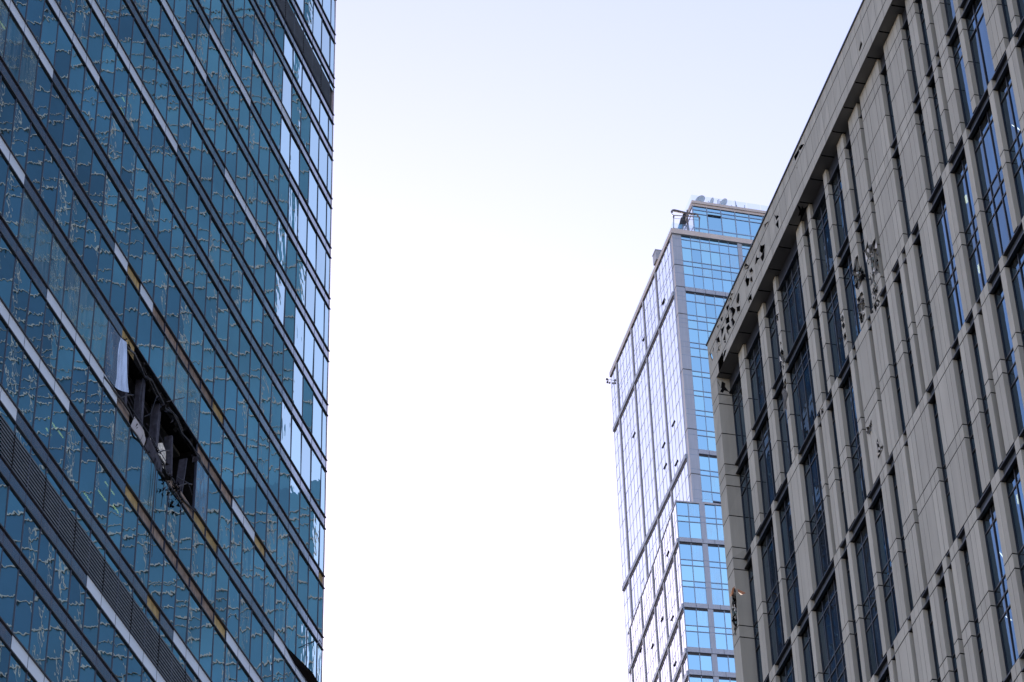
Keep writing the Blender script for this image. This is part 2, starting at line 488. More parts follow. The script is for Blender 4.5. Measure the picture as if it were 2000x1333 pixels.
for i, z in enumerate(tops):
    for p in range(-1, NP - 1):
        mat, lab = special.get((i, p), ('panel_dark', None))
        if mat is None: continue
        u0, u1 = U[p + 1] - 0.012, U[p + 2] + 0.012
        o = -0.07 if mat.startswith('insul') else 0.0
        t = random.gauss(0, 0.0015)
        pts = [L.P(u0, o, z - BH), L.P(u1, o, z - BH), L.P(u1, o + t, z), L.P(u0, o + t, z)]
        band_items.append((pts, mat, lab))
emit(band_items, 'spandrel_panel', 'spandrel_panels', left)

# glass rows ----------------------------------------------------------------------
gap_rows = []                                         # (z0, z1, index of band above)
for i in range(len(tops) - 1):
    gap_rows.append((tops[i + 1], tops[i] - BH, i))
up_l, lo_l = band(130.42), band(76.74)
pane_items = []
louvres = []
hz = (tops[hole_band + 1], tops[hole_band] - BH)      # the row with the hole
for z0, z1, i in gap_rows:
    if i == up_l:
        louvres.append((z0, z1 - 0.42, 0)); z0 = z1 - 0.42
    if i == lo_l:
        louvres.append((z0, z1 - 0.46, 0)); z0 = z1 - 0.46
    for p in range(-1, NP - 1):
        if i == hole_band and 11 <= p <= 17: continue
        mat, lab = 'glass_teal', None
        if i == hole_band and 18 <= p <= 23: mat, lab = 'glass_dusty', 'dust streaked pane beside the hole'
        if i == hole_band - 1 and p in (11, 12, 13): mat, lab = 'glass_dusty', 'dust streaked pane above the hole'
        if i == hole_band + 1 and p in (14, 16): mat = 'glass_dusty'
        if i == hole_band and p == 10: mat, lab = 'glass_bent', 'buckled bright pane beside the hole'
        if i == hole_band - 2 and p in (24, 25, 26, 27): mat = 'glass_dusty'
        low = i - hole_band
        if mat == 'glass_teal' and ((low in (0, 1) and p < 10 and random.random() < .75) or (low == 2 and p < 5 and random.random() < .7)
                                    or (2 <= p <= 5 and random.random() < .38) or random.random() < .02):
            mat = 'glass_warped'
        tl = 0.0042 if not lab else 0.006
        a, b = random.gauss(0, tl), random.gauss(0, tl)
        u0, u1 = U[p + 1], U[p + 2]
        W, H = abs(u1 - u0) / 2, (z1 - z0) / 2
        pts = [L.P(u0, a * W - b * H - .006, z0), L.P(u1, -a * W - b * H - .006, z0), L.P(u1, -a * W + b * H - .006, z1), L.P(u0, a * W + b * H - .006, z1)]
        pane_items.append((pts, mat, lab))
emit(pane_items, 'window_pane', 'window_panes', left)

for z0, z1, _ in louvres:
    mb = MB()
    L.box(mb, U[1], END_L, -0.32, -0.30, z0, z1, 1)
    n = 10
    for k in range(n):
        zz = z0 + (k + 0.5) * (z1 - z0) / n
        u0, u1 = U[1], END_L
        # a sloping blade
        c = [L.P(u0, 0.03, zz - 0.055), L.P(u1, 0.03, zz - 0.055), L.P(u1, -0.20, zz + 0.045), L.P(u0, -0.20, zz + 0.045),
             L.P(u0, 0.03, zz + 0.03), L.P(u1, 0.03, zz + 0.03), L.P(u1, -0.20, zz + 0.065), L.P(u0, -0.20, zz + 0.065)]
        mb.hexa(c, 0)
    for k in range(2, NP + 1, 2):
        L.box(mb, U[k] - 0.03, U[k] + 0.03, -0.2, 0.038, z0, z1, 1)
    mb.build('louvre', ['louvre_grey', 'joint_dark'], left)

# rails and mullions --------------------------------------------------------------
for i, z in enumerate(tops):
    for zz in (z, z - BH):
        mb = MB()
        if i in (hole_band,) and zz < z:              # bottom rail of the band above the hole is torn away
            L.box(mb, 0.07, U[12], -0.09, 0.065, zz - 0.034, zz + 0.034)
            L.box(mb, U[18], END_L, -0.09, 0.065, zz - 0.034, zz + 0.034)
            pts = [L.P(U[12] + (U[18] - U[12]) * k / 14, 0.05 + random.uniform(-.06, .05), zz + 0.12 * math.sin(k * 1.7) + random.uniform(-.1, .1)) for k in range(15)]
            pts[0] = L.P(U[12], 0.0, zz); pts[-1] = L.P(U[18], 0.0, zz)
            mb.tube(pts, 0.06)
        elif i == hole_band + 1 and zz == z:
            L.box(mb, 0.07, U[12], -0.09, 0.065, zz - 0.034, zz + 0.034)
            L.box(mb, U[19], END_L, -0.09, 0.065, zz - 0.034, zz + 0.034)
            pts = [L.P(U[12] + (U[19] - U[12]) * k / 16, 0.04 + random.uniform(-.08, .08), zz - 0.25 + 0.1 * math.sin(k * 2.1) + random.uniform(-.13, .13)) for k in range(17)]
            mb.tube(pts, 0.055)
        elif i == hole_band + 1 and zz < z:
            L.box(mb, 0.07, U[13], -0.09, 0.065, zz - 0.034, zz + 0.034)
            L.box(mb, U[17], END_L, -0.09, 0.065, zz - 0.034, zz + 0.034)
            pts = [L.P(U[13] + (U[17] - U[13]) * k / 10, 0.04 + random.uniform(-.05, .05), zz + random.uniform(-.08, .05)) for k in range(11)]
            pts[0] = L.P(U[13], 0.0, zz); pts[-1] = L.P(U[17], 0.0, zz)
            mb.tube(pts, 0.05)
        else:
            L.box(mb, 0.06, END_L, -0.09, 0.065, zz - 0.033, zz + 0.033)
        mb.build('rail', 'rail_black', left)
for k in range(1, NP + 1):
    broken = 13 <= k <= 18
    for part in ((0, 1) if broken else (2,)):
        mb = MB()
        for z0, z1, i in gap_rows:
            if broken and (i == hole_band or (i < hole_band) != (part == 0)): continue
            L.box(mb, U[k] - 0.024, U[k] + 0.024, -0.08, 0.024, z0 - 0.01, z1 + 0.01)
        for i, z in enumerate(tops):
            if broken and (i in (hole_band, hole_band + 1) or (i < hole_band) != (part == 0)): continue
            L.box(mb, U[k] - 0.010, U[k] + 0.010, -0.08, 0.010, z - BH, z)
        mb.build('mullion', 'mullion_navy', left)

# the blasted hole ----------------------------------------------------------------
zb, zt = hz
mb = MB()                                             # burnt room
L.box(mb, U[12] + 0.0, U[19], -3.6, -3.5, zb - 0.2, zt + 0.2)
L.box(mb, U[12] - 0.02, U[12] + 0.05, -3.5, -0.15, zb - 0.6, zt + 0.6)
L.box(mb, U[19] - 0.03, U[19] + 0.03, -3.5, -0.15, zb - 0.2, zt + 0.2)
L.box(mb, U[12], U[19], -3.5, -0.3, zt + 0.35, zt + 0.42)
L.box(mb, U[12], U[19], -3.5, -0.3, zb - 0.45, zb - 0.38)
mb.build('burnt_room', 'charred', left)
for k, (ua, w_, lean) in enumerate(((16.7, 0.26, 0.12), (15.45, 0.24, 0.02), (14.25, 0.28, -0.07), (13.1, 0.12, 0.12), (12.1, 0.08, -0.2), (11.25, 0.36, 0.0))):
    u = -(0.78 + 1.56 * (ua - 0.45))
    mb = MB()
    c = []
    for z, sh in ((zb - 0.15, lean), (zt + 0.15 if k not in (3, 4) else zt - 0.7, -lean)):
        for du, dv in ((-w_ / 2, -0.55), (w_ / 2, -0.55), (w_ / 2, -0.15), (-w_ / 2, -0.15)):
            c.append(L.P(u + du + sh, dv, z))
    mb.hexa(c)
    mb.build('bare_stud', 'stud_grey', left)
for q0, z0_, q1, z1_ in ((16.6, zt - .5, 14.4, zt - .75), (15.9, zt - 1.0, 14.3, zt - 1.15), (15.6, zt - 1.45, 14.4, zt - 1.5), (14.6, zt - .35, 12.2, zt - .6), (13.9, zt - 1.2, 12.4, zt - .95), (13.0, zb + 1.3, 11.4, zb + .9)):
    mb = MB(); mb.bar(L.P(-(0.78 + 1.56 * q0), -.7, z0_), L.P(-(0.78 + 1.56 * q1), -.85, z1_), 0.045)
    mb.build('ceiling_channel', 'stud_grey', left)
for q0, z0_, o0, q1, z1_, o1 in ((16.9, zb - .2, .05, 16.4, zb + .5, .35), (14.3, zb - .5, .1, 13.7, zb + .35, .4), (12.3, zb - .1, .0, 11.7, zb + .6, .3), (11.3, zt + .1, .0, 11.0, zt - .7, .3), (13.4, zt + .2, .0, 12.7, zt - .5, .35)):
    mb = MB()                                         # twisted strips of frame
    mb.tube([L.P(-(0.78 + 1.56 * q0), o0, z0_), L.P(-(0.78 + 1.56 * (q0 + q1) / 2), (o0 + o1) / 2 + .08, (z0_ + z1_) / 2 + .1), L.P(-(0.78 + 1.56 * q1), o1, z1_)], 0.035)
    mb.build('twisted_strip', 'rail_black', left)
mb = MB()                                             # scorched plaster wall left standing inside
mb.face([L.P(-(0.78 + 1.56 * q), -0.42, z) for q, z in ((14.0, zb - 0.2), (12.7, zb - 0.3), (12.75, zb + 1.55), (13.05, zb + 1.75), (13.5, zb + 1.2), (13.95, zb + 1.0))])
mb.build('plaster_wall', 'plaster_white', left)
mb = MB()                                             # loose pane swung out of its frame, bowed
NX, NZ = 10, 12
for j in range(NZ + 1):
    for i in range(NX + 1):
        a_, b_ = i / NX, j / NZ
        bow = 0.02 + 0.04 * a_ + 0.5 * a_ ** 6 * (0.35 + 0.65 * (1 - b_)) + 0.03 * math.sin(5 * b_ + 3 * a_) * a_
        mb.v.append(L.P(U[19] + (U[18] - U[19] - 0.02) * a_, bow, zb - 0.12 * a_ + (zt - zb - 0.12 * a_ * b_) * b_))
for j in range(NZ):
    for i in range(NX):
        k = j * (NX + 1) + i
        mb.f.append((k, k + 1, k + NX + 2, k + NX + 1)); mb.m.append(0)
lp = mb.build('loose_pane', 'glass_bent', left, label='loose bowed pane swung out beside the hole')
for p_ in lp.data.polygons: p_.use_smooth = True
mb = MB(); 
mb.face([L.P(-(0.78 + 1.56 * q), o_, z) for q, o_, z in ((15.0, 0.02, tops[hole_band + 1] - 0.85), (15.95, -0.02, tops[hole_band + 1] - 0.75), (15.9, 0.12, tops[hole_band + 1] - 0.1), (15.3, 0.2, tops[hole_band + 1] - 0.25), (15.05, 0.15, tops[hole_band + 1] - 0.5))])
mb.build('bent_panel', 'tower_fin', left, label='bent pale panel under the hole')
mb = MB()
mb.face([L.P(-(0.78 + 1.56 * q), o_, z) for q, o_, z in ((13.6, 0.05, zb - 0.9), (14.95, 0.05, zb - 0.75), (14.9, 0.2, zb - 0.15), (13.7, 0.1, zb - 0.35))])
mb.build('bent_panel', 'stud_grey', left, label='bent grey panel under the hole')
mb = MB()                                             # ragged burnt edge and dangling scraps
def l3(a, b, o): return L.P(a, o, b)
shards(mb, l3, [(U[13], zb - 0.9), (U[17], zb - 0.9), (U[17], zb + 0.15), (U[13], zb + 0.15)], 90, 0.13, (-0.2, 0.16), [0, 0, 0, 0, 1])
shards(mb, l3, [(U[12], zt - 0.2), (U[18], zt - 0.2), (U[18], zt + 0.6), (U[12], zt + 0.6)], 60, 0.16, (-0.25, 0.16), [0, 0, 0, 0, 1])
shards(mb, l3, [(U[13], zb - 1.7), (U[15], zb - 1.7), (U[15], zb - 0.6), (U[13], zb - 0.6)], 20, 0.10, (0.0, 0.25), [0, 0, 0, 1])
L.box(mb, U[13] + .1, U[17], -0.5, -0.12, zt, zt + 0.7, 0)
L.box(mb, U[13], U[17], -0.6, -0.12, zb - 0.8, zb - 0.1, 0)
mb.build('debris', ['charred', 'stud_grey', 'rubble_pale'], left, kind='stuff')
for pts, r in (([(15.5, .1, zt + .1), (14.7, .3, zt - .7), (14.9, .2, zb + 1.2), (15.2, .1, zb + .7)], 0.018),
               ([(14.2, .1, zb - .6), (14.15, .12, zb - 2.4), (14.2, .1, zb - 5.2)], 0.016),
               ([(14.0, .1, zb - .6), (14.03, .12, zb - 2.6), (14.0, .1, zb - 6.0)], 0.016),
               ([(13.2, .1, zb - .9), (13.15, .2, zb - 2.2)], 0.02),
               ([(16.2, .1, zb + .1), (14.8, .25, zb - .1), (13.7, .3, zb - .3)], 0.02),
               ([(12.6, .1, zb + .1), (12.0, .3, zb + .35), (11.5, .2, zb + .2)], 0.025),
               ([(13.6, .05, zt + .3), (13.1, .6, zt + 1.0)], 0.022),
               ([(15.2, -.1, zt), (15.5, .0, zb + 1.4), (15.3, .1, zb)], 0.02)):
    mb = MB(); mb.tube([L.P(-(0.78 + 1.56 * q), o_, z) for q, o_, z in pts], r)
    mb.build('cable', 'rail_black', left)
# panel sprung loose at the lower right corner, and a bent rod under the corner rail
z13 = tops[band(84.64)]
mb = MB()
c = [(3.1, z13 - .02, .02), (2.2, z13 - .30, .05), (1.0, z13 - .28, .07), (-0.05, z13 - .1, .05), (-0.05, z13 + .2, .3), (1.0, z13 + .22, .36), (2.0, z13 + .10, .2)]
mb.face([L.P(-(0.78 + 1.56 * q), o_, z) for q, z, o_ in c])
mb.build('sprung_panel', 'charred', left, label='dark rail torn outwards near the lower right corner')
mb = MB(); mb.tube([L.P(-0.75, .12, 87.95), L.P(-0.78 - 1.37, .5, 86.7)], 0.03); mb.tube([L.P(-0.75, .12, 87.95), L.P(-1.3, .45, 87.25)], 0.015)
mb.build('bent_rod', 'rail_black', left)
# ceiling lamps seen through the glass
for q, z, ln in ((25.9, 95.2, .9), (17.63, 102.35, .8), (17.72, 101.5, .9), (16.5, 79.9, 1.3), (17.76, 77.9, 1.3), (16.95, 79.0, 1.1), (17.72, 80.85, .5), (20.4, 79.07, 1.0), (19.86, 79.11, .6), (20.6, 78.4, .7), (20.06, 66.7, .6), (14.8, 75.9, .5), (16.0, 79.3, .8)):
    u = -(0.78 + 1.56 * q)
    zc = max(t for t in tops if t < z + 3.4) - 0.0
    mb = MB(); L.box(mb, u - ln * .4, u + ln * .4, -0.42, -0.37, z - .022, z + .022)
    mb.build('ceiling_lamp', 'lamp_green', left)

# ================================================================== RIGHT: STONE OFFICE BUILDING
G = Frame(YAW_G, (1400.5, 746), 60.0, True)
MOD = 0.2124
right = thing('stone_office_building', 'grey stone clad office building at right, its cornice and piers pocked by shrapnel', 'building', G.P(0, 0, 0))
P1, P2 = -0.27, -0.395                                # pier front and glass, behind the cornice face
GEND = -108 * MOD
A_ = [(5, 7), (13, 15), (19, 20), (28, 30), (32, 33), (38, 39), (43, 45), (47, 50), (51, 57), (59, 64), (66, 68), (70, 71), (72, 74), (77, 78), (83, 86), (88, 89), (93, 95), (99, 101), (104, 106)]
B_ = [(3, 5), (11, 12), (17, 21), (27, 28), (29, 31), (33, 35), (39, 40), (41, 45), (46, 49), (51, 53), (55, 56), (57, 59), (61, 64), (68, 70), (74, 75), (81, 82), (86, 88), (92, 96), (100, 102), (105, 106)]
tiers = [(49.58, 46.78, A_, [49.09, 48.75, 47.77], [48.75, 48.43]),
         (46.78, 43.79, A_, [46.44, 46.10, 45.13, 44.15], [46.10, 45.78]),
         (43.79, 39.71, B_, [43.47, 41.78, 41.44], [43.10, 41.77, 41.42, 41.05]),
         (39.71, 35.63, A_, [39.39, 37.69, 37.35], [39.02, 37.68, 37.33, 36.97]),
         (35.63, 31.53, B_, [35.31, 33.60, 33.26], [34.94, 33.59, 33.24, 32.88]),
         (31.53, 27.45, A_, [31.21, 29.51, 29.17], [30.84, 29.5, 29.16, 28.8])]
beam_h = [0.49, 0.34, 0.32, 0.32, 0.32, 0.32]
HG, VG = 0.030, 0.013                                # open joints

def g3(out):
    return lambda a, b, o: G.P(a, out + o, b)
def gpoly(pts, x0, y0, s, out):
    return [G.uz(x0 + p[0] / s, y0 + p[1] / s, out) for p in pts]

# shrapnel holes on the pier fronts (traced where they are, in the pier plane)
pier_holes = []
def ph(x0, y0, s, *polys):
    for p in polys:
        cx, cy = sum(a[0] for a in p) / len(p), sum(a[1] for a in p) / len(p)
        pier_holes.append(gpoly([(cx + (a - cx) * 1.22, cy + (b - cy) * 1.15) for a, b in p], x0, y0, s, P1))
ph(1600, 450, 6.665, [(612, 290), (640, 170), (655, 215), (690, 205), (700, 180), (731, 122), (733, 165), (745, 250), (765, 330), (782, 520), (752, 530), (722, 570), (705, 640), (668, 690), (640, 600), (628, 420)],
   [(706, 830), (755, 730), (762, 790), (740, 870), (715, 865)], [(720, 980), (755, 900), (782, 930), (775, 985), (740, 1055), (725, 1020)], [(670, 1080), (692, 1035), (702, 1070), (680, 1090)],
   [(452, 530), (480, 380), (505, 352), (512, 420), (545, 470), (542, 560), (555, 600), (540, 690), (500, 745), (465, 700)],
   [(500, 900), (552, 810), (572, 840), (545, 905), (520, 950)], [(508, 975), (575, 905), (592, 980), (560, 1050), (590, 1085), (570, 1180), (545, 1195), (528, 1110)])
ph(1370, 520, 5.332, [(783, 540), (792, 495), (805, 490), (802, 560), (790, 615)], [(822, 915), (838, 872), (858, 905), (868, 950), (855, 995), (832, 1000)], [(846, 1035), (862, 1040), (855, 1080)],
   [(857, 1225), (875, 1170), (882, 1230), (872, 1310), (860, 1290)], [(825, 805), (832, 800), (831, 820)])
ph(1600, 560, 6.256, [(272, 420), (285, 320), (302, 375), (290, 430)], [(280, 480), (298, 440), (312, 475), (300, 515)], [(298, 610), (318, 560), (332, 620), (312, 665)])
ph(1640, 780, 6.256, [(326, 345), (365, 325), (378, 260), (392, 330), (352, 388)], [(455, 545), (464, 495), (494, 588), (525, 570), (521, 612), (488, 680), (474, 722), (472, 615)])
ph(1520, 720, 6.256, [(525, 500), (550, 485), (552, 530), (530, 562)])
big_zone = [gpoly([(612, 290), (700, 190), (760, 250), (782, 520), (700, 700), (640, 640)], 1600, 450, 6.665, P1),
            gpoly([(452, 560), (485, 450), (545, 470), (570, 600), (500, 745), (465, 700)], 1600, 450, 6.665, P1),
            gpoly([(700, 830), (755, 730), (782, 930), (740, 1055), (700, 1000)], 1600, 450, 6.665, P1),
            gpoly([(500, 930), (560, 810), (600, 980), (590, 1085), (560, 1195), (530, 1120)], 1600, 450, 6.665, P1),
            gpoly([(660, 560), (720, 560), (760, 720), (720, 830), (690, 760)], 1600, 450, 6.665, P1)]

def cladding(mb, ka, kl, courses, holes):
    """courses of panels from module kl (far) to ka (near) on the pier plane"""
    u1, u0 = -kl * MOD, -ka * MOD                     # u1 > u0
    splits = [kl] + [k for k in range(kl + 1, ka) if (k * 7 + kl) % 3 or ka - kl <= 3] + [ka]
    for zt_, zb_ in courses:
        for a, b in zip(splits, splits[1:]):
            ua, ub = -a * MOD - (VG / 2 if a != kl else 0), -b * MOD + (VG / 2 if b != ka else 0)
            z0, z1 = zb_ + HG / 2, zt_ - HG / 2
            hs = []
            for h in holes:
                if any(ub < p[0] < ua and z0 < p[1] < z1 for p in h): hs.append(h)
            if not hs:
                G.box(mb, ub, ua, P2 - 0.0, P1 + random.uniform(-.0015, .0015), z0, z1)
            else:
                clip = []
                for h in hs:
                    q = [(min(max(x, ub), ua), min(max(y, z0), z1)) for x, y in h]
                    r_ = [q[0]]
                    for e in q[1:]:
                        if abs(e[0] - r_[-1][0]) + abs(e[1] - r_[-1][1]) > 1e-3: r_.append(e)
                    if len(r_) > 2: clip.append(r_)
                holed(mb, g3(P1), (ub, ua, z0, z1), clip, 0.022, 0, 2)
                # side faces of the panel
                for uu in (ub, ua):
                    mb.face([G.P(uu, P1, z0), G.P(uu, P1, z1), G.P(uu, P2, z1), G.P(uu, P2, z0)], 0)
                for zz in (z0, z1):
                    mb.face([G.P(ub, P1, zz), G.P(ua, P1, zz), G.P(ua, P2, zz), G.P(ub, P2, zz)], 0)

pier_list = []
for ti, (zt_, zb_, pat, joints, trans) in enumerate(tiers):
    zs_ = [zt_] + joints + [zb_]
    courses = list(zip(zs_, zs_[1:]))
    for kl, ka in pat:
        mb = MB()
        u1, u0 = -kl * MOD, -ka * MOD
        hs = [h for h in pier_holes if any(u0 - .01 < p[0] < u1 + .01 and zb_ < p[1] < zt_ for p in h)]
        # backing behind the open joints
        if not hs:
            G.box(mb, u0 + 0.003, u1 - 0.003, P2 - 0.05, P1 - 0.003, zb_ + .001, zt_ - .001, 1)
        else:
            G.box(mb, u0 + 0.012, u1 - 0.012, P2 - 0.05, P1 - 0.09, zb_ + .001, zt_ - .001, 1)
            for zj in joints: G.box(mb, u0 + .003, u1 - .003, P1 - .03, P1 - .003, zj - HG / 2, zj + HG / 2, 1)
        cladding(mb, ka, kl, courses, hs)
        # courses flush with their panel: restore boxes between
        vis = px_area([G.P(u0, P1, zb_), G.P(u1, P1, zb_), G.P(u1, P1, zt_), G.P(u0, P1, zt_)])
        pier_list.append((vis, mb))
pier_list.sort(key=lambda t: -t[0])
for v, mb in pier_list[:100]: mb.build('stone_pier', ['stone_grey', 'joint_dark', 'rubble_grey'], right)
rest = MB()
for v, mb in pier_list[100:]:
    n = len(rest.v); rest.v += mb.v; rest.f += [tuple(n + i for i in f) for f in mb.f]; rest.m += mb.m
if rest.f: rest.build('stone_piers', ['stone_grey', 'joint_dark', 'rubble_grey'], right, kind='stuff')

# torn rubble in the large damage
mb = MB()
for poly in big_zone:
    shards(mb, g3(P1), poly, 40, 0.055, (-0.07, 0.03), [0, 1, 2, 3, 3, 3])
for h in pier_holes[7:]:
    shards(mb, g3(P1), h, 7, 0.035, (-0.04, 0.03), [0, 2, 3])
for h in pier_holes:
    for i in range(len(h)):
        if random.random() < 0.6:
            p, q = h[i - 1], h[i]
            cx, cy = sum(a[0] for a in h) / len(h), sum(a[1] for a in h) / len(h)
            f_ = random.uniform(.15, .4)
            m_ = ((p[0] * .6 + q[0] * .4) * (1 - f_) + cx * f_, (p[1] * .6 + q[1] * .4) * (1 - f_) + cy * f_)
            mb.face([G.P(p[0], P1 + .002, p[1]), G.P(q[0], P1 + .002, q[1]), G.P(m_[0], P1 + random.uniform(.005, .03), m_[1])], random.choice((2, 0, 3)))
mb.build('torn_cladding', ['rubble_grey', 'rubble_teal', 'rubble_pale', 'charred'], right, kind='stuff')
for pts, mt in (([(350, 432), (352, 400), (395, 345), (372, 428)], 'rubble_grey'), ([(472, 700), (478, 660), (500, 655), (492, 700)], 'rubble_pale')):
    q = gpoly(pts, 1640, 780, 6.256, P1)
    mb = MB(); mb.face([G.P(a, P1 + 0.01 + 0.05 * (i % 2), b) for i, (a, b) in enumerate(q)])
    mb.build('torn_flap', mt, right)
q = gpoly([(800, 290), (835, 320), (850, 350), (830, 430), (838, 490), (815, 540), (800, 470), (812, 400), (795, 340)], 1370, 700, 5.01, P1)
mb = MB(); mb.face([G.P(a, P1 + 0.004 + 0.012 * (i % 3), b) for i, (a, b) in enumerate(q)])
mb.build('torn_flap', 'rubble_grey', right, label='pale scrap of torn panel hanging on a pier')
q = gpoly([(820, 960), (840, 940), (870, 975), (860, 1000), (845, 990), (850, 1010), (825, 985)], 1370, 520, 5.332, P1)
mb = MB(); mb.face([G.P(a, P1 + 0.02 + 0.04 * (i % 3), b) for i, (a, b) in enumerate(q)])
mb.build('torn_flap', 'rubble_pale', right)

# steel channel beams ------------------------------------------------------------
for ti, (zt_, zb_, pat, joints, trans) in enumerate(tiers):
    mb = MB()
    h = beam_h[ti]
    u0, u1 = GEND, -0.01
    fr = P1 - 0.012
    if ti == 0:
        G.box(mb, u0, u1, P2 - .05, P1 - 0.075, zt_ - h, zt_ - .01, 0)
        G.box(mb, u0, u1, P2 - .05, P1 - 0.030, zt_ - h - .004, zt_ - h + 0.03, 0)
    else:
        G.box(mb, u0, u1, P2 - .05, P2 + 0.03, zt_ - h, zt_, 1)
        G.box(mb, u0, u1, P2 - .05, fr, zt_ - 0.035, zt_ - 0.004, 0)
        G.box(mb, u0, u1, P2 - .05, fr, zt_ - h, zt_ - h + 0.028, 0)
        c = [G.P(u0, fr - .005, zt_ - h + .028), G.P(u1, fr - .005, zt_ - h + .028), G.P(u1, P2 + .03, zt_ - h + .028), G.P(u0, P2 + .03, zt_ - h + .028),
             G.P(u0, fr - .02, zt_ - h + .034), G.P(u1, fr - .02, zt_ - h + .034), G.P(u1, P2 + .03, zt_ - h + .14), G.P(u0, P2 + .03, zt_ - h + .14)]
        mb.hexa(c, 1)
    mb.build('channel_beam', ['steel_navy', 'channel_blue'], right)

# windows: one per opening, with frame, mullions and transoms ----------------------
wins = []
for ti, (zt_, zb_, pat, joints, trans) in enumerate(tiers):
    z0, z1 = zb_ + 0.004, zt_ - beam_h[ti]
    ks = [0] + [k for ab in pat for k in ab] + [108]
    for kl, ka in zip(ks[0::2], ks[1::2]):
        if ka <= kl: continue
        u1, u0 = -kl * MOD, -ka * MOD
        wins.append((px_area([G.P(u0, P2, z0), G.P(u1, P2, z0), G.P(u1, P2, z1), G.P(u0, P2, z1)]), ti, kl, ka, u0, u1, z0, z1, trans))
wins.sort(key=lambda t: -t[0])
for area, ti, kl, ka, u0, u1, z0, z1, trans in wins[:100]:
    mb = MB()
    ms = list(range(kl + 2, ka - 1, 2)) if ka - kl > 2 else []
    cuts_u = [kl] + ms + [ka]
    zc = [z0] + [t for t in sorted(trans) if z0 + .1 < t < z1 - .1] + [z1]
    for a, b in zip(cuts_u, cuts_u[1:]):
        for c0, c1 in zip(zc, zc[1:]):
            G.quad(mb, -b * MOD, -a * MOD, c0, c1, P2 - .004, 0, tilt=0.004)
    wn = mb.build('window', 'glass_navy', right)
    mb = MB()
    fw = 0.026
    G.box(mb, u0, u0 + fw * 1.3, P2 - .03, P2 + .022, z0, z1)
    G.box(mb, u1 - fw * 0.6, u1, P2 - .03, P2 + .02, z0, z1)
    for k in ms: G.box(mb, -k * MOD - fw / 2, -k * MOD + fw / 2, P2 - .03, P2 + .018, z0, z1)
    for t in zc[1:-1]: G.box(mb, u0, u1, P2 - .03, P2 + .015, t - .017, t + .017)
    G.box(mb, u0, u1, P2 - .03, P2 + .026, z0, z0 + .03)
    mb.build('window_frame', 'steel_navy', wn)
mb = MB()
for area, ti, kl, ka, u0, u1, z0, z1, trans in wins[100:]:
    ms = list(range(kl + 2, ka - 1, 2)) if ka - kl > 2 else []
    for p, q in zip([kl] + ms, ms + [ka]): G.quad(mb, -q * MOD, -p * MOD, z0, z1, P2 - .004, 0, tilt=0.004)
    for k in [kl] + ms + [ka]: G.box(mb, -k * MOD - .013, -k * MOD + .013, P2 - .03, P2 + .018, z0, z1, 1)
    for t in trans:
        if z0 + .1 < t < z1 - .1: G.box(mb, u0, u1, P2 - .03, P2 + .015, t - .017, t + .017, 1)
if mb.f: mb.build('windows', ['glass_navy', 'steel_navy'], right, kind='stuff')
# rooms behind, slabs and the rest of the block
mb = MB()
G.box(mb, GEND, -0.1, -1.9, -1.8, 0, 49.5)
for zt_, *_ in tiers: G.box(mb, GEND, -0.1, -1.8, -0.45, zt_ - .25, zt_ - .05)
G.box(mb, GEND, 0.5, -22, -21.8, 0, 50.2)
mb.build('room_wall', 'interior_dark', right)
mb = MB()
G.box(mb, 0.30, 0.525, -22, -0.5, 0, 50.6)
G.box(mb, GEND, 0.525, -22, -0.5, 50.6, 50.9)
G.box(mb, GEND - .3, GEND, -22, -0.0, 0, 50.9)
G.box(mb, GEND, 0.0, -1.0, P1, 0, 27.44)
mb.build('side_wall', 'stone_grey', right)

# cornice fascia -------------------------------------------------------------------
ZF = [(51.10, 50.735), (50.735, 49.945), (49.945, 49.585)]
fas_holes = []
def fh(x0, y0, s, *polys):
    for p in polys:
        cx, cy = sum(a[0] for a in p) / len(p), sum(a[1] for a in p) / len(p)
        fas_holes.append(gpoly([(cx + (a - cx) * 1.32, cy + (b - cy) * 1.14) for a, b in p], x0, y0, s, 0.0))
fh(1370, 520, 5.332, [(286, 350), (300, 335), (318, 235), (327, 290), (315, 350), (303, 378)], [(368, 395), (382, 285), (393, 300), (392, 350), (385, 390)], [(370, 430), (398, 418), (398, 470), (385, 498), (372, 470)],
   [(490, 350), (515, 292), (521, 355), (506, 352), (500, 388)], [(260, 435), (287, 398), (275, 472)], [(298, 420), (320, 428), (346, 455), (341, 490), (315, 532), (318, 490), (300, 457)],
   [(255, 540), (275, 535), (283, 485), (287, 580), (258, 600)], [(312, 560), (330, 530), (346, 490), (346, 580), (328, 628), (322, 590)], [(164, 632), (187, 610), (178, 648)], [(204, 560), (223, 523), (215, 578)],
   [(207, 660), (235, 630), (225, 690), (214, 737)], [(262, 650), (280, 610), (302, 645), (287, 720), (270, 690)], [(154, 755), (180, 738), (190, 790), (179, 828)], [(176, 870), (202, 810), (190, 880), (165, 890)],
   [(229, 770), (246, 700), (249, 770)], [(234, 792), (250, 775), (253, 802)], [(225, 940), (240, 880), (256, 870), (240, 940), (227, 978)], [(94, 930), (100, 903), (116, 950), (112, 987)],
   [(455, 12), (470, 0), (492, 0), (480, 25), (460, 37)], [(504, 60), (520, 18), (536, 55), (520, 92)], [(461, 150), (478, 92), (496, 130), (491, 190), (475, 212)], [(510, 150), (525, 108), (531, 160), (515, 178)], [(118, 890), (124, 850), (128, 856), (122, 892)])
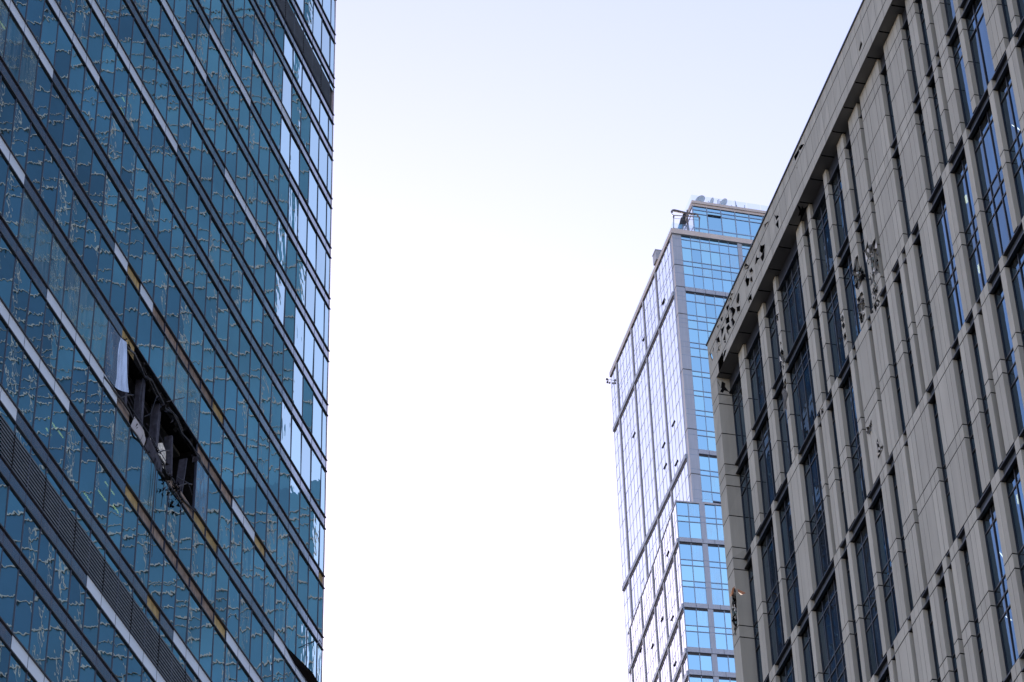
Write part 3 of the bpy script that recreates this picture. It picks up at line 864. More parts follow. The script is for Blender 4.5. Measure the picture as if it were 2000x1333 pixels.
fh(1400, 370, 8.333, [(704, 1010), (716, 868), (736, 922), (772, 893), (770, 950), (735, 1032)], [(718, 1110), (742, 1060), (772, 968), (766, 1110), (745, 1168)], [(638, 1130), (660, 1058), (692, 1120), (682, 1232), (668, 1170), (628, 1232)],
   [(454, 1250), (495, 1138), (512, 1245), (465, 1304)], [(780, 575), (830, 527), (832, 548), (802, 580), (790, 655)], [(938, 430), (970, 440), (1000, 368), (1003, 440), (970, 502)], [(964, 580), (1000, 498), (1003, 640)])
fh(1550, 250, 5.01, [(8, 285), (45, 213), (49, 245), (20, 318)], [(52, 212), (70, 170), (97, 163), (70, 215), (55, 227)], [(22, 388), (35, 368), (36, 402)])
fh(1600, 0, 10, [(780, 1002), (812, 818), (834, 870), (800, 992)])
ks = [-2.48] + list(range(1, 109, 2))
fparts = []
for ci, (zt_, zb_) in enumerate(ZF):
    for a, b in zip(ks, ks[1:]):
        if ci == 2 and (b - 1) % 4 == 2 and a > 0: continue
        b2 = b
        if ci == 2 and a > 0: b2 = b + 2
        ua, ub = -a * MOD - VG / 2, -b2 * MOD + VG / 2
        z0, z1 = zb_ + HG / 2, zt_ - (HG / 2 if ci else 0)
        fparts.append((ua, ub, z0, z1))
mb = MB()
for ua, ub, z0, z1 in fparts:
    hs = []
    for h in fas_holes:
        cx, cy = sum(p[0] for p in h) / len(h), sum(p[1] for p in h) / len(h)
        if any(ub < p[0] < ua and z0 < p[1] < z1 for p in h):
            q = [(min(max(x, ub + .002), ua - .002), min(max(y, z0 + .002), z1 - .002)) for x, y in h]
            r_ = [q[0]]
            for e in q[1:]:
                if abs(e[0] - r_[-1][0]) + abs(e[1] - r_[-1][1]) > 2e-3: r_.append(e)
            if len(r_) > 2: hs.append(r_)
    holed(mb, g3(0.0), (ub, ua, z0, z1), hs, 0.02, 0, 2)
    for (p, q) in (((ub, z0), (ua, z0)), ((ua, z0), (ua, z1)), ((ua, z1), (ub, z1)), ((ub, z1), (ub, z0))):
        mb.face([G.P(p[0], 0, p[1]), G.P(q[0], 0, q[1]), G.P(q[0], -.03, q[1]), G.P(p[0], -.03, p[1])], 0)
G.box(mb, GEND, 0.50, -0.45, -0.12, 49.60, 51.08, 1)
for zj in (50.735, 49.945): G.box(mb, GEND, 0.52, -.03, -.003, zj - HG / 2, zj + HG / 2, 1)
for k in ks[1:]:
    for ci, (zt_, zb_) in enumerate(ZF):
        G.box(mb, -k * MOD - VG / 2, -k * MOD + VG / 2, -.03, -.003, zb_ + HG / 2, zt_ - HG / 2, 1)
mb.build('cornice_fascia', ['stone_grey', 'joint_dark', 'rubble_grey'], right)
mb = MB()
for h in fas_holes:                                   # bent lips of torn sheet round the holes
    cx, cy = sum(p[0] for p in h) / len(h), sum(p[1] for p in h) / len(h)
    for i in range(len(h)):
        if random.random() < 0.35:
            p, q = h[i - 1], h[i]
            m_ = ((p[0] + q[0]) / 2 * .55 + cx * .45, (p[1] + q[1]) / 2 * .55 + cy * .45)
            mb.face([G.P(p[0], 0.002, p[1]), G.P(q[0], 0.002, q[1]), G.P(m_[0], 0.035, m_[1])], 0)
mb.build('bent_lips', 'stone_grey', right, kind='stuff')
mb = MB()
G.box(mb, GEND, 0.565, -0.6, 0.028, 51.10, 51.15)
mb.build('roof_edge', 'steel_navy', right)
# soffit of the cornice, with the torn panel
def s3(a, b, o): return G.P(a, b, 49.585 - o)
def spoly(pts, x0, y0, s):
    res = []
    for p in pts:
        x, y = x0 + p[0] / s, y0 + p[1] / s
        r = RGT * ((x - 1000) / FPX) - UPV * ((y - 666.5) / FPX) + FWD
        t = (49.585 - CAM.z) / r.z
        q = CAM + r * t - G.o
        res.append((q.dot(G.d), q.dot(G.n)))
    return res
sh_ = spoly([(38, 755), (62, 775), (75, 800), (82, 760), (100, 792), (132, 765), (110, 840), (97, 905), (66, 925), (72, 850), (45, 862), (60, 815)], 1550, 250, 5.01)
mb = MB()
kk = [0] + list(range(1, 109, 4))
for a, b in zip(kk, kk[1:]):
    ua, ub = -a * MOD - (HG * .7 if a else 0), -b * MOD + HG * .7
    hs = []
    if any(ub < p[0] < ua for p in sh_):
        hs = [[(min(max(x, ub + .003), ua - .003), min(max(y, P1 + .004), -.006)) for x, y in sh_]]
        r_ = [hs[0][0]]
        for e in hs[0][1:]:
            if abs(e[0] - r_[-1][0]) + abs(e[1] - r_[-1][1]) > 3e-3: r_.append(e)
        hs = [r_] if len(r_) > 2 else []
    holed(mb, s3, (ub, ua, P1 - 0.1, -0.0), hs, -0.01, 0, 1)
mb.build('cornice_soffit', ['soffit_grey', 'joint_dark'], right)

# corner pier --------------------------------------------------------------------------
cj = [49.585, 49.16, 48.83, 47.80, 46.80, 46.46, 46.12, 45.14, 44.15, 43.80, 43.48, 43.14, 41.42, 39.73, 39.40, 39.06, 37.4, 35.65, 35.3, 34.9, 33.2, 31.5, 29.5, 27.4]
# measured joints on the corner reveal
cj = [49.585]
for yy in (747 + 22, 787.5, 845.7, 905.6, 926.4, 947.7, 1006.5, 1068.2, 1090.0, 1111.5, 1221.5, 1244.5):
    cj.append(G.uz(1400.3 + (yy - 738) * 0.0874, yy, 0.0)[1])
cj += [36.9, 34.2, 31.5, 28.0]
rev_hole = []
for p in [(165, 1200), (187, 1222), (205, 1272), (212, 1210), (242, 1225), (240, 1255), (276, 1305), (235, 1290), (222, 1310), (198, 1300), (212, 1272), (190, 1245)]:
    x, y = 1370 + p[0] / 5.332, 520 + p[1] / 5.332
    r = RGT * ((x - 1000) / FPX) - UPV * ((y - 666.5) / FPX) + FWD
    o = G.P(0, 0, 0); t = (o - CAM).dot(G.d) / r.dot(G.d)
    q = CAM + r * t - G.o
    rev_hole.append((q.dot(G.n), q.z))
_c = (sum(a for a, b in rev_hole) / len(rev_hole), sum(b for a, b in rev_hole) / len(rev_hole))
rev_hole = [(_c[0] + (a - _c[0]) * 1.25, _c[1] + (b - _c[1]) * 1.2) for a, b in rev_hole]
front_hole = gpoly([(216, 990), (238, 985), (236, 1060), (252, 1110), (252, 1320), (250, 1340), (222, 1340), (198, 1330), (196, 1250), (190, 1180), (208, 1090)], 1390, 950, 5.01, 0.0)
front_hole2 = gpoly([(500, 0), (600, 0), (598, 120), (560, 230), (545, 270), (530, 180), (512, 190), (500, 90)], 1380, 1200, 10, 0.0)
front_hole = gpoly([(217, 992), (240, 988), (238, 1060), (252, 1110), (252, 1330), (250, 1400), (232, 1465), (220, 1390), (208, 1330), (200, 1250), (192, 1180), (208, 1090)], 1390, 950, 5.01, 0.0)
mb = MB()
def r3(a, b, o): return G.P(0 - o * 0 + (-o), a, b)
for zt_, zb_ in zip(cj, cj[1:]):
    z0, z1 = zb_ + HG / 2, zt_ - (HG / 2 if zt_ < 49.5 else 0)
    fh_ = []
    if z0 < sum(p[1] for p in front_hole) / len(front_hole) < z1:
        fh_ = [[(min(max(x, .004), .52), min(max(y, z0 + .004), z1 - .004)) for x, y in front_hole]]
    holed(mb, g3(0.0), (0.0, 0.525, z0, z1), fh_, 0.03, 0, 2)
    rh = []
    if z0 < sum(p[1] for p in rev_hole) / len(rev_hole) < z1:
        rh = [[(min(max(x, P2 + .03), -.004), min(max(y, z0 + .004), z1 - .004)) for x, y in rev_hole]]
    holed(mb, lambda a, b, o: G.P(-o * -1.0 if False else 0.0 - o * -1.0 * 0 + (0.0 if o == 0 else 0.02), a, b), (P2 + 0.02, 0.0, z0, z1), rh, 0.02, 0, 2)
    for zz in (z0, z1):
        mb.face([G.P(0, 0, zz), G.P(.525, 0, zz), G.P(.525, P2, zz), G.P(0, P2, zz)], 0)
    mb.face([G.P(.525, 0, z0), G.P(.525, 0, z1), G.P(.525, -.6, z1), G.P(.525, -.6, z0)], 0)
G.box(mb, 0.03, 0.50, -0.6, -0.045, 27.4, 49.5, 1)
for zj in cj[1:]:
    G.box(mb, 0.003, 0.522, P2, -0.003, zj - HG / 2, zj + HG / 2, 1)
mb.build('corner_pier', ['stone_grey', 'joint_dark', 'rubble_grey'], right)
mb = MB()
fz = [(min(max(x, .01), .5), y) for x, y in front_hole]
shards(mb, g3(0.0), fz, 46, 0.06, (-0.04, 0.05), [0, 1, 2, 3, 3, 4, 4])
mb.build('torn_insulation', ['rubble_grey', 'rubble_pale', 'foam_orange', 'charred', 'rubble_teal'], right, kind='stuff')
for pts in ([(226, 978), (214, 1000), (172, 1078), (200, 1084), (212, 1050)], [(250, 994), (262, 1005), (336, 1046), (315, 1062), (286, 1066), (268, 1035)]):
    q = gpoly(pts, 1390, 950, 5.01, 0.06)
    mb = MB(); mb.face([G.P(a, 0.06 + 0.03 * (i % 2), b) for i, (a, b) in enumerate(q)])
    mb.build('torn_flap', 'rust_orange', right, label='rusty torn flap on the corner pier')
# lamps and blinds behind the glass
for x, y, dx, dy, mt in ((1956.6, 1085, 9, 13, 'lamp_white'), (1970, 1208, 11, 7, 'lamp_white'), (1886, 389, 3, 17, 'lamp_yellow'), (1911, 525, 3, 16, 'lamp_yellow'), (1987, 975, 4, 11, 'lamp_yellow'), (1980, 247, 6, 5, 'lamp_white'), (1990, 253, 5, 5, 'lamp_white')):
    o_ = P2 - 0.35
    u, z = G.uz(x, y, o_); ua, za = G.uz(x - dx / 2, y - dy / 2, o_); ub, zb_ = G.uz(x + dx / 2, y + dy / 2, o_)
    mb = MB()
    if mt == 'lamp_white': mb.bar(G.P(ua, o_, za), G.P(ub, o_, zb_), 0.009)
    else: G.box(mb, u - .03, u + .03, o_ - .03, o_, z - .10, z + .10)
    mb.build('lamp_tube' if mt == 'lamp_white' else 'wall_lamp', mt, right)

# ================================================================== MIDDLE: HIGH-RISE
T = Frame(YAW_T, (1330, 680), 250.0, False)
S = Frame(YAW_T + math.pi / 2, (1330, 680), 250.0, False)     # its left side
tower = thing('high_rise_tower', 'tall pale blue glass high rise behind the stone building, with a roof terrace', 'building', T.P(0, 0, 0))
BRf = Frame(YAW_B, (1335.8, 1189.5), 245.0, False)
BLf = Frame(YAW_B + math.pi / 2, (1335.8, 1189.5), 245.0, False)

def curtain(fr, parent, cols, rows, glass_mat, z_lines, frame_w, panes, tilt):
    for (u0, u1) in cols:
        for (z0, z1) in rows:
            a, b = random.gauss(0, tilt), random.gauss(0, tilt)
            W, H = abs(u1 - u0) / 2, (z1 - z0) / 2
            pts = [fr.P(u0, -a * W - b * H, z0), fr.P(u1, a * W - b * H, z0), fr.P(u1, a * W + b * H, z1), fr.P(u0, -a * W + b * H, z1)]
            gm = 'tower_glass_blind' if glass_mat == 'tower_glass' and random.random() < 0.16 else glass_mat
            panes.append((pts, gm, None))

def facade(fr, parent, cols, zl, bands, top, bottom, glass_mat, panes, mull_w=0.055, fins=(), piers=(), sill=0.05, proud=0.05, mm='tower_frame', fin_out=0.22):
    edges = sorted({round(u, 3) for c in cols for u in c})
    rows = []
    zz = sorted([top, bottom] + list(zl) + [b for bb in bands for b in bb], reverse=True)
    for a, b in zip(zz, zz[1:]):
        if any(abs(a - t) < .02 and abs(b - q) < .02 for t, q in bands): continue
        if a - b > 0.05: rows.append((b, a))
    curtain(fr, parent, cols, rows, glass_mat, zl, .05, panes, 0.0035)
    for u in edges:
        if any(abs(u - p) < .02 for f in list(fins) + list(piers) for p in f): continue
        mb = MB(); fr.box(mb, u - mull_w / 2, u + mull_w / 2, -0.1, proud, bottom, top)
        mb.build('mullion', mm, parent)
    lo, hi = min(min(c) for c in cols), max(max(c) for c in cols)
    for z in zl:
        mb = MB(); fr.box(mb, lo, hi, -0.1, proud * .8, z - sill, z + sill)
        mb.build('transom', mm, parent)
    for t, b in bands:
        mb = MB(); fr.box(mb, lo, hi, -0.3, 0.18, b + 0.14, t, 0)
        fr.box(mb, lo, hi, -0.3, 0.03, b - 0.10, b + 0.14, 1)  # dark strip paints the shadow along the bottom of the band
        n = max(1, int(abs(hi - lo) / 1.15))
        for k in range(1, n):
            u = lo + (hi - lo) * k / n
            fr.box(mb, u - .02, u + .02, 0.17, 0.184, b + .14, t, 1)
        mb.build('spandrel_band', ['tower_panel', 'tower_dark' if mm == 'tower_frame' else 'crane_grey'], parent)
    for a, b in fins:
        mb = MB(); fr.box(mb, a, b, -0.2, fin_out, bottom, top); mb.build('fin_column', 'tower_fin', parent)
    for a, b in piers:
        mb = MB(); fr.box(mb, a, b, -0.2, 0.10, bottom, top)
        for z in list(zl): fr.box(mb, a, b, 0.09, 0.112, z - .03, z + .03, 1)
        mb.build('pier', ['tower_panel', 'tower_frame'], parent)

TOPZ = 222.65
zl_T = [222.05, 220.8, 218.8, 218.1, 216.8, 212.8, 210.78, 210.06, 208.8, 206.78, 206.04, 204.8, 202.7, 202.0, 199.95, 199.25, 197.22, 196.52, 194.5, 193.75, 189.05, 188.38, 186.25]
zl_T += [185.1] 
bands_T = [(214.8, 214.06), (191.75, 191.02)]
cols_T = [(1.04 + 1.1325 * k, 1.04 + 1.1325 * (k + 1)) for k in range(6)]
cols_T[-1] = (cols_T[-1][0], 7.8)
u = 8.30
for k in range(14):
    cols_T.append((u, u + 1.1325)); u += 1.1325
cols_T += [(u + .5 + 1.1325 * k, u + .5 + 1.1325 * (k + 1)) for k in range(6)]
TEND = cols_T[-1][1]
panes = []
facade(T, tower, cols_T, zl_T, bands_T, TOPZ, 150.0, 'tower_glass', panes, piers=[(7.8, 8.30), (u, u + .5)])
cols_S, fins_S = [], []
fins_S = [(-7.05, -6.68), (-12.35, -12.0), (-17.5, -17.12), (-24.15, -23.72)]
edges = [-0.92, -1.98, -3.15, -4.32, -5.5, -6.68, None, -7.05, -8.3, -9.54, -10.78, -12.0, None, -12.35, -13.55, -14.75, -15.95, -17.12, None, -17.5, -18.8, -20.05, -21.3, -22.5, -23.72, None, -24.15, -25.4, -26.6]
for a, b in zip(edges, edges[1:]):
    if a is not None and b is not None: cols_S.append((a, b))
zl_S = [220.8, 218.8, 218.1, 216.8, 212.8, 210.78, 208.8, 206.78, 204.8, 202.7, 199.95, 197.22, 194.5, 189.05, 186.25, 183.5, 180.8, 178, 175.3]
facade(S, tower, cols_S, zl_S, bands_T, TOPZ, 150.0, 'tower_glass_sky_pale', panes, mull_w=0.08, proud=0.02, mm='tower_side_frame', fin_out=0.10, fins=fins_S, sill=0.022)
emit(panes, 'window_pane', 'window_panes', tower)
# corner pier
mb = MB()
T.box(mb, 0.0, 1.04, -0.9, 0.06, 150, TOPZ, 0)
pj = [222.05, 220.85, 218.8, 218.1, 216.85, 214.8, 214.1, 213.4, 212.82, 210.8, 210.1, 209.49, 208.8, 206.78, 206.02, 204.83, 202.78, 202.0, 199.95, 199.25, 197.22, 196.52, 194.5, 193.73, 191.7, 190.98, 189.05, 188.4, 186.3, 185.08]
for z in pj: T.box(mb, -0.004, 1.03, -0.8, 0.066, z - .028, z + .028, 1)
for z in (222.05 - 4, 214.8, 210.8, 202.78, 194.5, 188.4): T.box(mb, -0.02, 1.03, -0.8, 0.085, z - .05, z + .04, 2)
mb.build('corner_pier', ['tower_panel', 'tower_frame', 'tower_dark'], tower)
mb = MB()
S.box(mb, -0.36, 0.0 - .061, -0.3, 0.005, 150, TOPZ, 0)
S.box(mb, -0.92, -0.36, -0.3, -0.05, 150, TOPZ, 0)
S.box(mb, -0.95, -0.86, -0.3, 0.02, 150, TOPZ, 1)
mb.build('corner_return', ['tower_panel_warm', 'tower_frame'], tower)
# body, roof slab and terrace
mb = MB()
c = [T.P(0.05, -0.25, 0), T.P(TEND, -0.25, 0), T.P(TEND, -26.5, 0), T.P(0.05 + .2, -26.5, 0)]
n_ = [p + Vector((0, 0, 222.6)) for p in c]
mb.hexa(c + n_)
mb.build('tower_body', 'tower_dark', tower)
mb = MB()
T.box(mb, -0.14, TEND + .2, -26.7, 0.28, TOPZ, 223.35)
mb.build('roof_slab', ['tower_panel_warm', 'tower_frame'], tower)
# penthouse, set back on the roof
PO = -2.5
mb = MB(); T.box(mb, 3.66, TEND, -20, PO - .06, 223.35, 230.2); mb.build('penthouse_body', 'tower_dark', tower)
mb = MB()
T.box(mb, 3.55, TEND, -20.2, PO + .25, 230.24, 230.62)
T.box(mb, 3.58, TEND, -20.1, PO + .12, 229.9, 230.24)
mb.build('penthouse_roof', 'tower_panel_warm', tower)
pp = []
pc = [3.66 + 1.72 * k for k in range(14)]
for a, b in zip(pc, pc[1:]):
    for z0, z1 in ((223.35, 226.5), (226.5, 228.75), (228.75, 229.35), (229.35, 229.9)):
        t = random.gauss(0, .003)
        pp.append(([T.P(a, PO, z0), T.P(b, PO + t, z0), T.P(b, PO + t, z1), T.P(a, PO, z1)], 'tower_glass', None))
# side of the penthouse
for k in range(8):
    a, b = PO - 2.0 * k, PO - 2.0 * (k + 1)
    pp.append(([T.P(3.655, a, 223.35), T.P(3.655, b, 223.35), T.P(3.655, b, 229.9), T.P(3.655, a, 229.9)], 'tower_glass_sky_pale', None))
emit(pp, 'penthouse_pane', 'penthouse_panes', tower)
for u in pc:
    mb = MB(); T.box(mb, u - .05, u + .05, PO - .1, PO + .06, 223.35, 229.9); mb.build('penthouse_mullion', 'tower_frame', tower)
for z in (226.5, 228.75, 229.35):
    mb = MB(); T.box(mb, 3.6, TEND, PO - .1, PO + .05, z - .05, z + .05)
    mb.build('penthouse_transom', 'tower_frame', tower)
for k in range(9):
    mb = MB(); T.box(mb, 3.60, 3.68, PO - 2.0 * k - .05, PO - 2.0 * k + .05, 223.35, 229.9); mb.build('penthouse_mullion', 'tower_frame', tower)
mb = MB(); T.box(mb, pc[1] + .05, pc[2] - .05, PO + .02, PO + .20, 228.72, 228.80); mb.build('open_vent', 'tower_dark', tower)
# glass balustrades
mb = MB()
k = -26.0
while k < -0.2:
    S.quad(mb, k, k + 1.45, 223.36, 224.35, -0.1); k += 1.5
u = 0.1
while u < TEND - 1.6:
    T.quad(mb, u, u + 1.65, 223.36, 224.4, 0.05); u += 1.7
mb.build('glass_balustrade', 'parapet_glass', tower)
mb = MB()
u = 3.6
while u < TEND - 1.6:
    T.quad(mb, u, u + 1.65, 230.63, 231.62, PO + .1); u += 1.7
k = PO + .1
while k > -19:
    mb.face([T.P(3.6, k, 230.63), T.P(3.6, k - 1.65, 230.63), T.P(3.6, k - 1.65, 231.6), T.P(3.6, k, 231.6)]); k -= 1.7
mb.build('glass_balustrade', 'parapet_glass', tower)
mb = MB()
S.box(mb, -6.5, -5.3, -0.9, 0.32, 223.36, 224.75); S.box(mb, -6.55, -5.25, -0.95, 0.38, 224.75, 224.85)
mb.build('roof_hatch', 'tower_fin', tower)
# open windows on the left side
for x, y, ln in ((1294, 590, 1.1), (1256, 661, .9), (1236, 850, .9), (1313, 828, .9), (1294, 870, .8), (1297, 911, .8), (1319, 905, .8)):
    u, z = S.uz(x, y, 0.1)
    mb = MB()
    c0, c1 = u - 0.55, u + 0.55; ln *= 0.22
    mb.hexa([S.P(c0, .12, z - ln / 2), S.P(c1, .12, z - ln / 2), S.P(c1, .09, z - ln / 2), S.P(c0, .09, z - ln / 2), S.P(c0, .04, z + ln / 2), S.P(c1, .04, z + ln / 2), S.P(c1, -.02, z + ln / 2), S.P(c0, -.02, z + ln / 2)])
    mb.build('open_window', 'sash_grey', tower)
# louvred plant level above the lower block
mb = MB()
T.box(mb, 1.08, 9, -.2, 0.06, 183.6, 184.9, 1)
for k in range(6): T.box(mb, 1.08, 9, 0.05, 0.12, 183.65 + .2 * k, 183.75 + .2 * k, 0)
mb.build('louvre', ['tower_fin', 'tower_dark'], tower)

# lower block in front of the tower -----------------------------------------------------
block = thing('lower_tower_block', 'lower glass block turned slightly, in front of the high rise foot', 'building', BRf.P(0, 0, 0))
RZ = 181.12
cB = [(0.0, 1.26), (1.26, 2.45), (3.02, 4.17), (4.17, 5.33), (5.9, 7.1), (7.1, 8.3), (8.9, 10.1), (10.1, 11.3)]
zlB = [179.4, 178.7, 173.85, 173.15, 171.2, 170.5, 165.75, 165.05, 157.7, 157.0, 152.3, 151.6]
bandsB = [(176.55, 175.88), (168.43, 167.74), (163.06, 162.33), (160.37, 159.65), (155.0, 154.3)]
panes = []
facade(BRf, block, cB, zlB, bandsB, RZ, 140.0, 'tower_glass', panes, mull_w=0.08, piers=[(2.45, 3.02), (5.33, 5.9), (8.3, 8.9)], sill=0.045)
finB = [(-2.45, -2.1), (-7.5, -7.1), (-12.0, -11.6), (-17.95, -17.55), (-24.0, -23.6)]
cS = []
for a, b, n in ((-0.05, -2.1, 2), (-2.45, -7.1, 4), (-7.5, -11.6, 4), (-12.0, -17.55, 5), (-17.95, -23.6, 5), (-24.0, -24.9, 1)):
    for k in range(n): cS.append((a + (b - a) * k / n, a + (b - a) * (k + 1) / n))
facade(BLf, block, cS, [179.0, 173.5, 170.9, 165.4, 157.3, 152], bandsB, RZ, 140.0, 'tower_glass_sky_pale', panes, mull_w=0.08, proud=0.02, mm='tower_side_frame', fin_out=0.10, fins=finB, sill=0.022)
emit(panes, 'window_pane', 'window_panes', block)
mb = MB()
c = [BRf.P(0.05, -0.2, 0), BRf.P(11.2, -0.2, 0), BRf.P(11.2, -24.8, 0), BRf.P(0.25, -24.8, 0)]
mb.hexa(c + [p + Vector((0, 0, 181.0)) for p in c])
mb.build('block_body', 'tower_dark', block)
mb = MB(); BRf.box(mb, -0.06, 11.3, -24.9, 0.10, RZ, RZ + .16)
mb.build('roof_coping', 'tower_fin', block)
for x, y, ln in ((1302, 1082, .9), (1254, 1135, .8), (1291, 1210, .9), (1311, 1208, .5), (1272, 1263, .9), (1316, 1297, .9), (1249, 1270, 1.1)):
    u, z = BLf.uz(x, y, 0.1)
    mb = MB()
    c0, c1 = u - 0.5, u + 0.5; ln *= 0.22
    mb.hexa([BLf.P(c0, .12, z - ln / 2), BLf.P(c1, .12, z - ln / 2), BLf.P(c1, .09, z - ln / 2), BLf.P(c0, .09, z - ln / 2), BLf.P(c0, .04, z + ln / 2), BLf.P(c1, .04, z + ln / 2), BLf.P(c1, -.02, z + ln / 2), BLf.P(c0, -.02, z + ln / 2)])
    mb.build('open_window', 'sash_grey', block)

# satellite dishes on the penthouse roof --------------------------------------------------
def make_dish():
    root = thing('satellite_dish', '', 'satellite dish', (0, 0, 0), 'satellite dishes on the high rise roof')
    mb = MB()
    n, R_, D_ = 24, 1.0, 0.22
    rings = [0.0, 0.35, 0.7, 1.0]
    idx = []
    for r in rings:
        row = []
        for i in range(n if r else 1):
            t = 2 * math.pi * i / n
            mb.v.append(Vector((r * R_ * math.cos(t), D_ * r * r - D_, 1.75 + r * R_ * math.sin(t)))); row.append(len(mb.v) - 1)
        idx.append(row)
    for i in range(n): mb.f.append((idx[0][0], idx[1][i], idx[1][(i + 1) % n])); mb.m.append(0)
    for a, b in zip(idx[1:], idx[2:]):
        for i in range(n): mb.f.append((a[i], b[i], b[(i + 1) % n], a[(i + 1) % n])); mb.m.append(0)
    d_ = mb.build('reflector', 'dish_grey', root)
    sol = d_.modifiers.new('thick', 'SOLIDIFY'); sol.thickness = 0.05
    mb = MB(); mb.bar((0, -0.2, 1.75), (0, -0.3, 0.0), 0.09); mb.bar((0, -.3, 0), (0, -.3, .06), 0.3, 0, 10)
    mb.build('mast', 'crane_grey', root)
    mb = MB(); mb.bar((0, 0, 0.85), (0, 0.85, 1.6), 0.03); mb.bar((0, .82, 1.55), (0, .82, 1.75), 0.08)
    mb.build('feed_arm', 'crane_grey', root)
    return root
proto = make_dish()
dl = ['first satellite dish from the left on the penthouse roof, broad and round', 'narrow second satellite dish, between the two large round ones', 'third satellite dish from the left, large and half turned', 'rightmost satellite dish, seen almost edge on']
for k, (x, y, yaw, sc) in enumerate(((1367.5, 391, 150, 0.66), (1390, 395, 115, 0.56), (1413, 397.5, 132, 0.64), (1436.5, 401, 84, 0.56))):
    o = proto if k == 0 else proto.copy()
    if k:
        COL.objects.link(o)
        for ch in proto.children:
            c_ = ch.copy(); COL.objects.link(c_); c_.parent = o
    u, z = T.uz(x, y, PO - 1.2)
    o.location = T.P(u, PO - 1.2, z - 1.75 * sc)
    o.rotation_euler = (0, 0, math.radians(yaw)); o.scale = (sc, sc, sc)
    o['label'] = dl[k]
# short aerials beside them
for k, (x, y, h) in enumerate(((1403, 400, .6), (1405.5, 399, .8), (1455.5, 408, .4))):
    u, z = T.uz(x, y + 8, PO - .6)
    a = thing('roof_aerial', ['left one of the thin twin aerials between satellite dishes', 'taller right one of the thin twin aerials between satellite dishes', 'short lone aerial right of the satellite dishes'][k], 'aerial', T.P(u, PO - .6, 230.62), 'aerials on the high rise roof')
    mb = MB(); mb.bar(T.P(u, PO - .6, 230.62), T.P(u, PO - .6, 230.62 + h + .8), 0.05); mb.build('pole', 'dish_grey', a)
    mb = MB(); mb.bar(T.P(u - .25, PO - .6, 230.62 + h), T.P(u + .25, PO - .6, 230.62 + h), 0.03); mb.build('crossbar', 'dish_grey', a)

# facade access crane on the terrace corner -----------------------------------------------
def tp(x, y, out): 
    u, z = T.uz(x, y, out); return T.P(u, out, z)
cr = thing('facade_access_crane', 'grey window cleaning crane with long jib and cradle on the terrace corner', 'crane', tp(1335, 452, -1.2))
mb = MB(); mb.tube([tp(1312, 415, -.4), tp(1313.5, 411.5, -.4), tp(1318, 411.2, -.4), tp(1342, 417, -.8), tp(1358, 419, -1.0)], 0.14)
mb.tube([tp(1317, 411.8, -.4), tp(1335, 415.5, -.8)], 0.16); mb.tube([tp(1356, 417.5, -1.0), tp(1361, 419, -1.0), tp(1363.5, 422.5, -1.0)], 0.10)
mb.build('jib', 'crane_grey', cr)
mb = MB(); mb.bar(tp(1342.3, 411, -.8), tp(1342.6, 456, -.8), 0.10); mb.build('mast', 'crane_grey', cr)
mb = MB(); mb.bar(tp(1337, 418, -1.2), tp(1334, 438, -1.2), 0.22); mb.bar(tp(1334, 428, -1.0), tp(1331, 440, -1.0), 0.32); mb.bar(tp(1338, 434, -1), tp(1336, 440, -1), 0.2)
mb.build('winch', 'tower_dark', cr)
mb = MB(); mb.bar(tp(1330.5, 439, -1.2), tp(1326, 455, -1.2), 0.30); mb.build('jacking_tube', 'crane_blue', cr)
for a, b, r in (((1350, 420), (1335, 456), .05), ((1336, 436), (1331, 456), .05), ((1343, 430), (1347, 456), .05), ((1354, 444), (1349, 456), .05), ((1340, 440), (1333, 456), .04)):
    mb = MB(); mb.bar(tp(*a, -1.0), tp(*b, -1.0), r); mb.build('strut', 'crane_grey', cr)
mb = MB(); mb.tube([tp(1312.5, 419.5, -.4), tp(1316, 421, -.4), tp(1366, 424.5, -.4)], 0.06); mb.tube([tp(1316, 427, -.4), tp(1366, 430.5, -.4)], 0.025); mb.tube([tp(1316, 446, -.4), tp(1366, 448.5, -.4)], 0.025)
mb.tube([tp(1312, 413, -.4), tp(1312.5, 419.5, -.4)], 0.04); mb.tube([tp(1362, 421, -.4), tp(1365.5, 424.5, -.4)], 0.05)
mb.build('cradle_rail', 'crane_grey', cr)
for a, b in (((1315.8, 421), (1315.6, 451)), ((1366, 424.5), (1365.5, 457))):
    mb = MB(); mb.bar(tp(*a, -.4), tp(*b, -.4), 0.06); mb.bar(tp(a[0], a[1], -.4), tp(a[0] - .1, a[1] + 4, -.4), 0.10); mb.build('cradle_post', 'crane_grey', cr)
# small bracket lamp at the far roof corner
bk = thing('roof_bracket_lamp', 'tiny twin headed lamp bracket at the far left roof corner of the high rise', 'lamp', S.P(-26.6, 0.0, 222.0))
mb = MB(); mb.bar(S.P(-26.6, 0, 222.2), S.P(-26.6, .55, 222.1), 0.035); mb.bar(S.P(-26.6, .4, 221.6), S.P(-26.6, .4, 222.3), 0.06); mb.build('arm', 'crane_grey', bk)
for o_, z in ((.55, 222.2), (.5, 221.75), (.2, 221.7)):
    mb = MB(); S.box(mb, -26.7, -26.5, o_ - .08, o_ + .08, z - .1, z + .1); mb.build('lamp_head', 'crane_grey', bk)

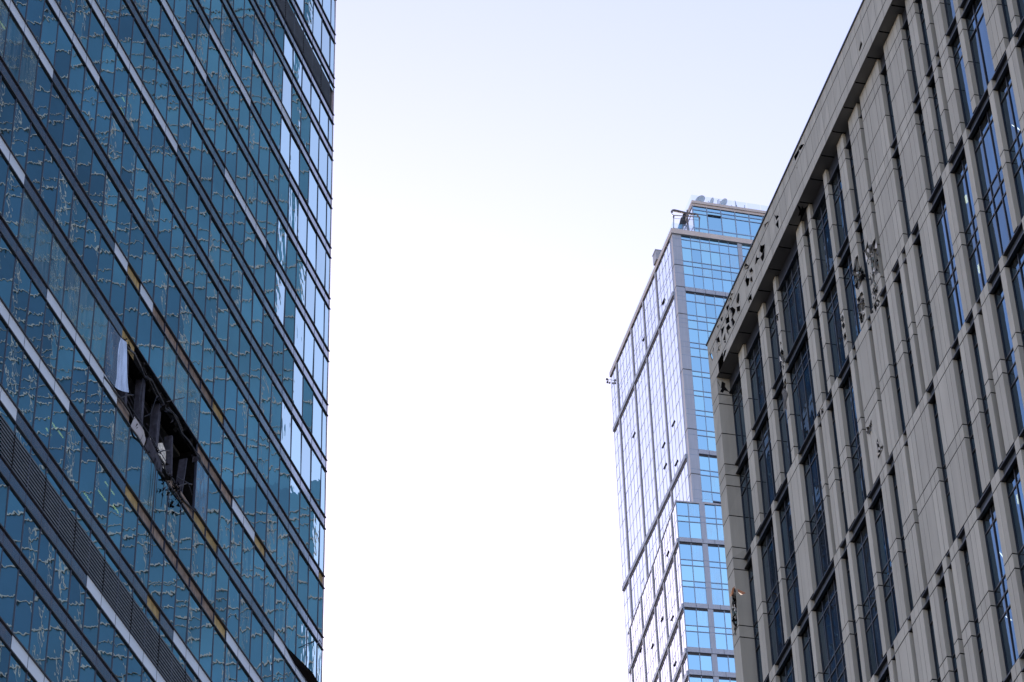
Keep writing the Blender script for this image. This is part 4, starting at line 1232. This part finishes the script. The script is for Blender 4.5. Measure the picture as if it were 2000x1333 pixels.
# ================================================================== what the left facade mirrors
def mirror_ray(u, z, t):
    """point reached by the view ray mirrored in the left facade, t metres on (horizontal)"""
    p = L.P(u, 0, z); d = (p - CAM)
    d = d - L.n * (2 * d.dot(L.n)); h = math.hypot(d.x, d.y)
    return p + d * (t / h)
def mirrored_tower(name, label, edge_u, dist, yaw, length, height, floor, bay, depth):
    e = mirror_ray(edge_u, 100, dist); e.z = 0
    d = Vector((math.sin(yaw), math.cos(yaw), 0)); n = Vector((-d.y, d.x, 0))
    if n.dot(L.o - e) < 0: n = -n
    root = thing(name, label, 'building', e)
    def P(u, o, z): return e + d * u + n * o + Vector((0, 0, z))
    def bx(m_, u0, u1, o0, o1, z0, z1, mi=0):
        m_.hexa([P(u, o, z) for z in (z0, z1) for u, o in ((u0, o0), (u1, o0), (u1, o1), (u0, o1))], mi)
    mb = MB(); bx(mb, 0, length, -depth, -0.1, 0, height); mb.build('wall', 'mirror_dark', root)
    z = floor * 12
    while z < height:
        mb = MB(); bx(mb, -.1, length, -0.1, 0.12, z, z + 0.20); bx(mb, 0, length, -.1, .08, z + 1.5 + random.uniform(-.5, .5), z + 1.6 + random.uniform(.5, .52)) if False else [bx(mb, a_, a_ + bay * random.choice((1, 2)), -.1, .08, z + q_, z + q_ + .1) for a_ in [bay * i_ for i_ in range(int(length / bay) - 1)] for q_ in (random.choice((1.2, 1.6, 2.2, 2.9)),) if random.random() < .4]; mb.build('floor_band', 'mirror_frame', root)
        z += floor
    u = 0.0; mbp = MB()
    k = 0
    while u < length:
        mb = MB(); bx(mb, u - .09, u + .09, -.1, 0.1, 0, height); mb.build('pilaster', 'mirror_frame', root)
        u += bay; k += 1
    z = floor * 12                                    # panes, toned by the painted brightness falloff below
    mb = MB()
    while z < height:
        u = 0.0
        while u < length - .1:
            a, b = random.gauss(0, .01), random.gauss(0, .01)
            mb.face([P(u + .09, -.06 + a, z + .2), P(u + bay - .09, -.06 - a, z + .2), P(u + bay - .09, -.06 - a + b, z + floor), P(u + .09, -.06 + a + b, z + floor)])
            u += bay
        z += floor
    e_ = [(mb.v[f[0]] - e).dot(d) for f in mb.f]      # reflection's brightness gradient painted in: pane tones darken along the facade
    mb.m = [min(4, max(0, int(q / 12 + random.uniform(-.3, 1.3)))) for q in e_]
    mb.build('window_panes', MIRROR_FALLOFF, root, kind='stuff')
    return root
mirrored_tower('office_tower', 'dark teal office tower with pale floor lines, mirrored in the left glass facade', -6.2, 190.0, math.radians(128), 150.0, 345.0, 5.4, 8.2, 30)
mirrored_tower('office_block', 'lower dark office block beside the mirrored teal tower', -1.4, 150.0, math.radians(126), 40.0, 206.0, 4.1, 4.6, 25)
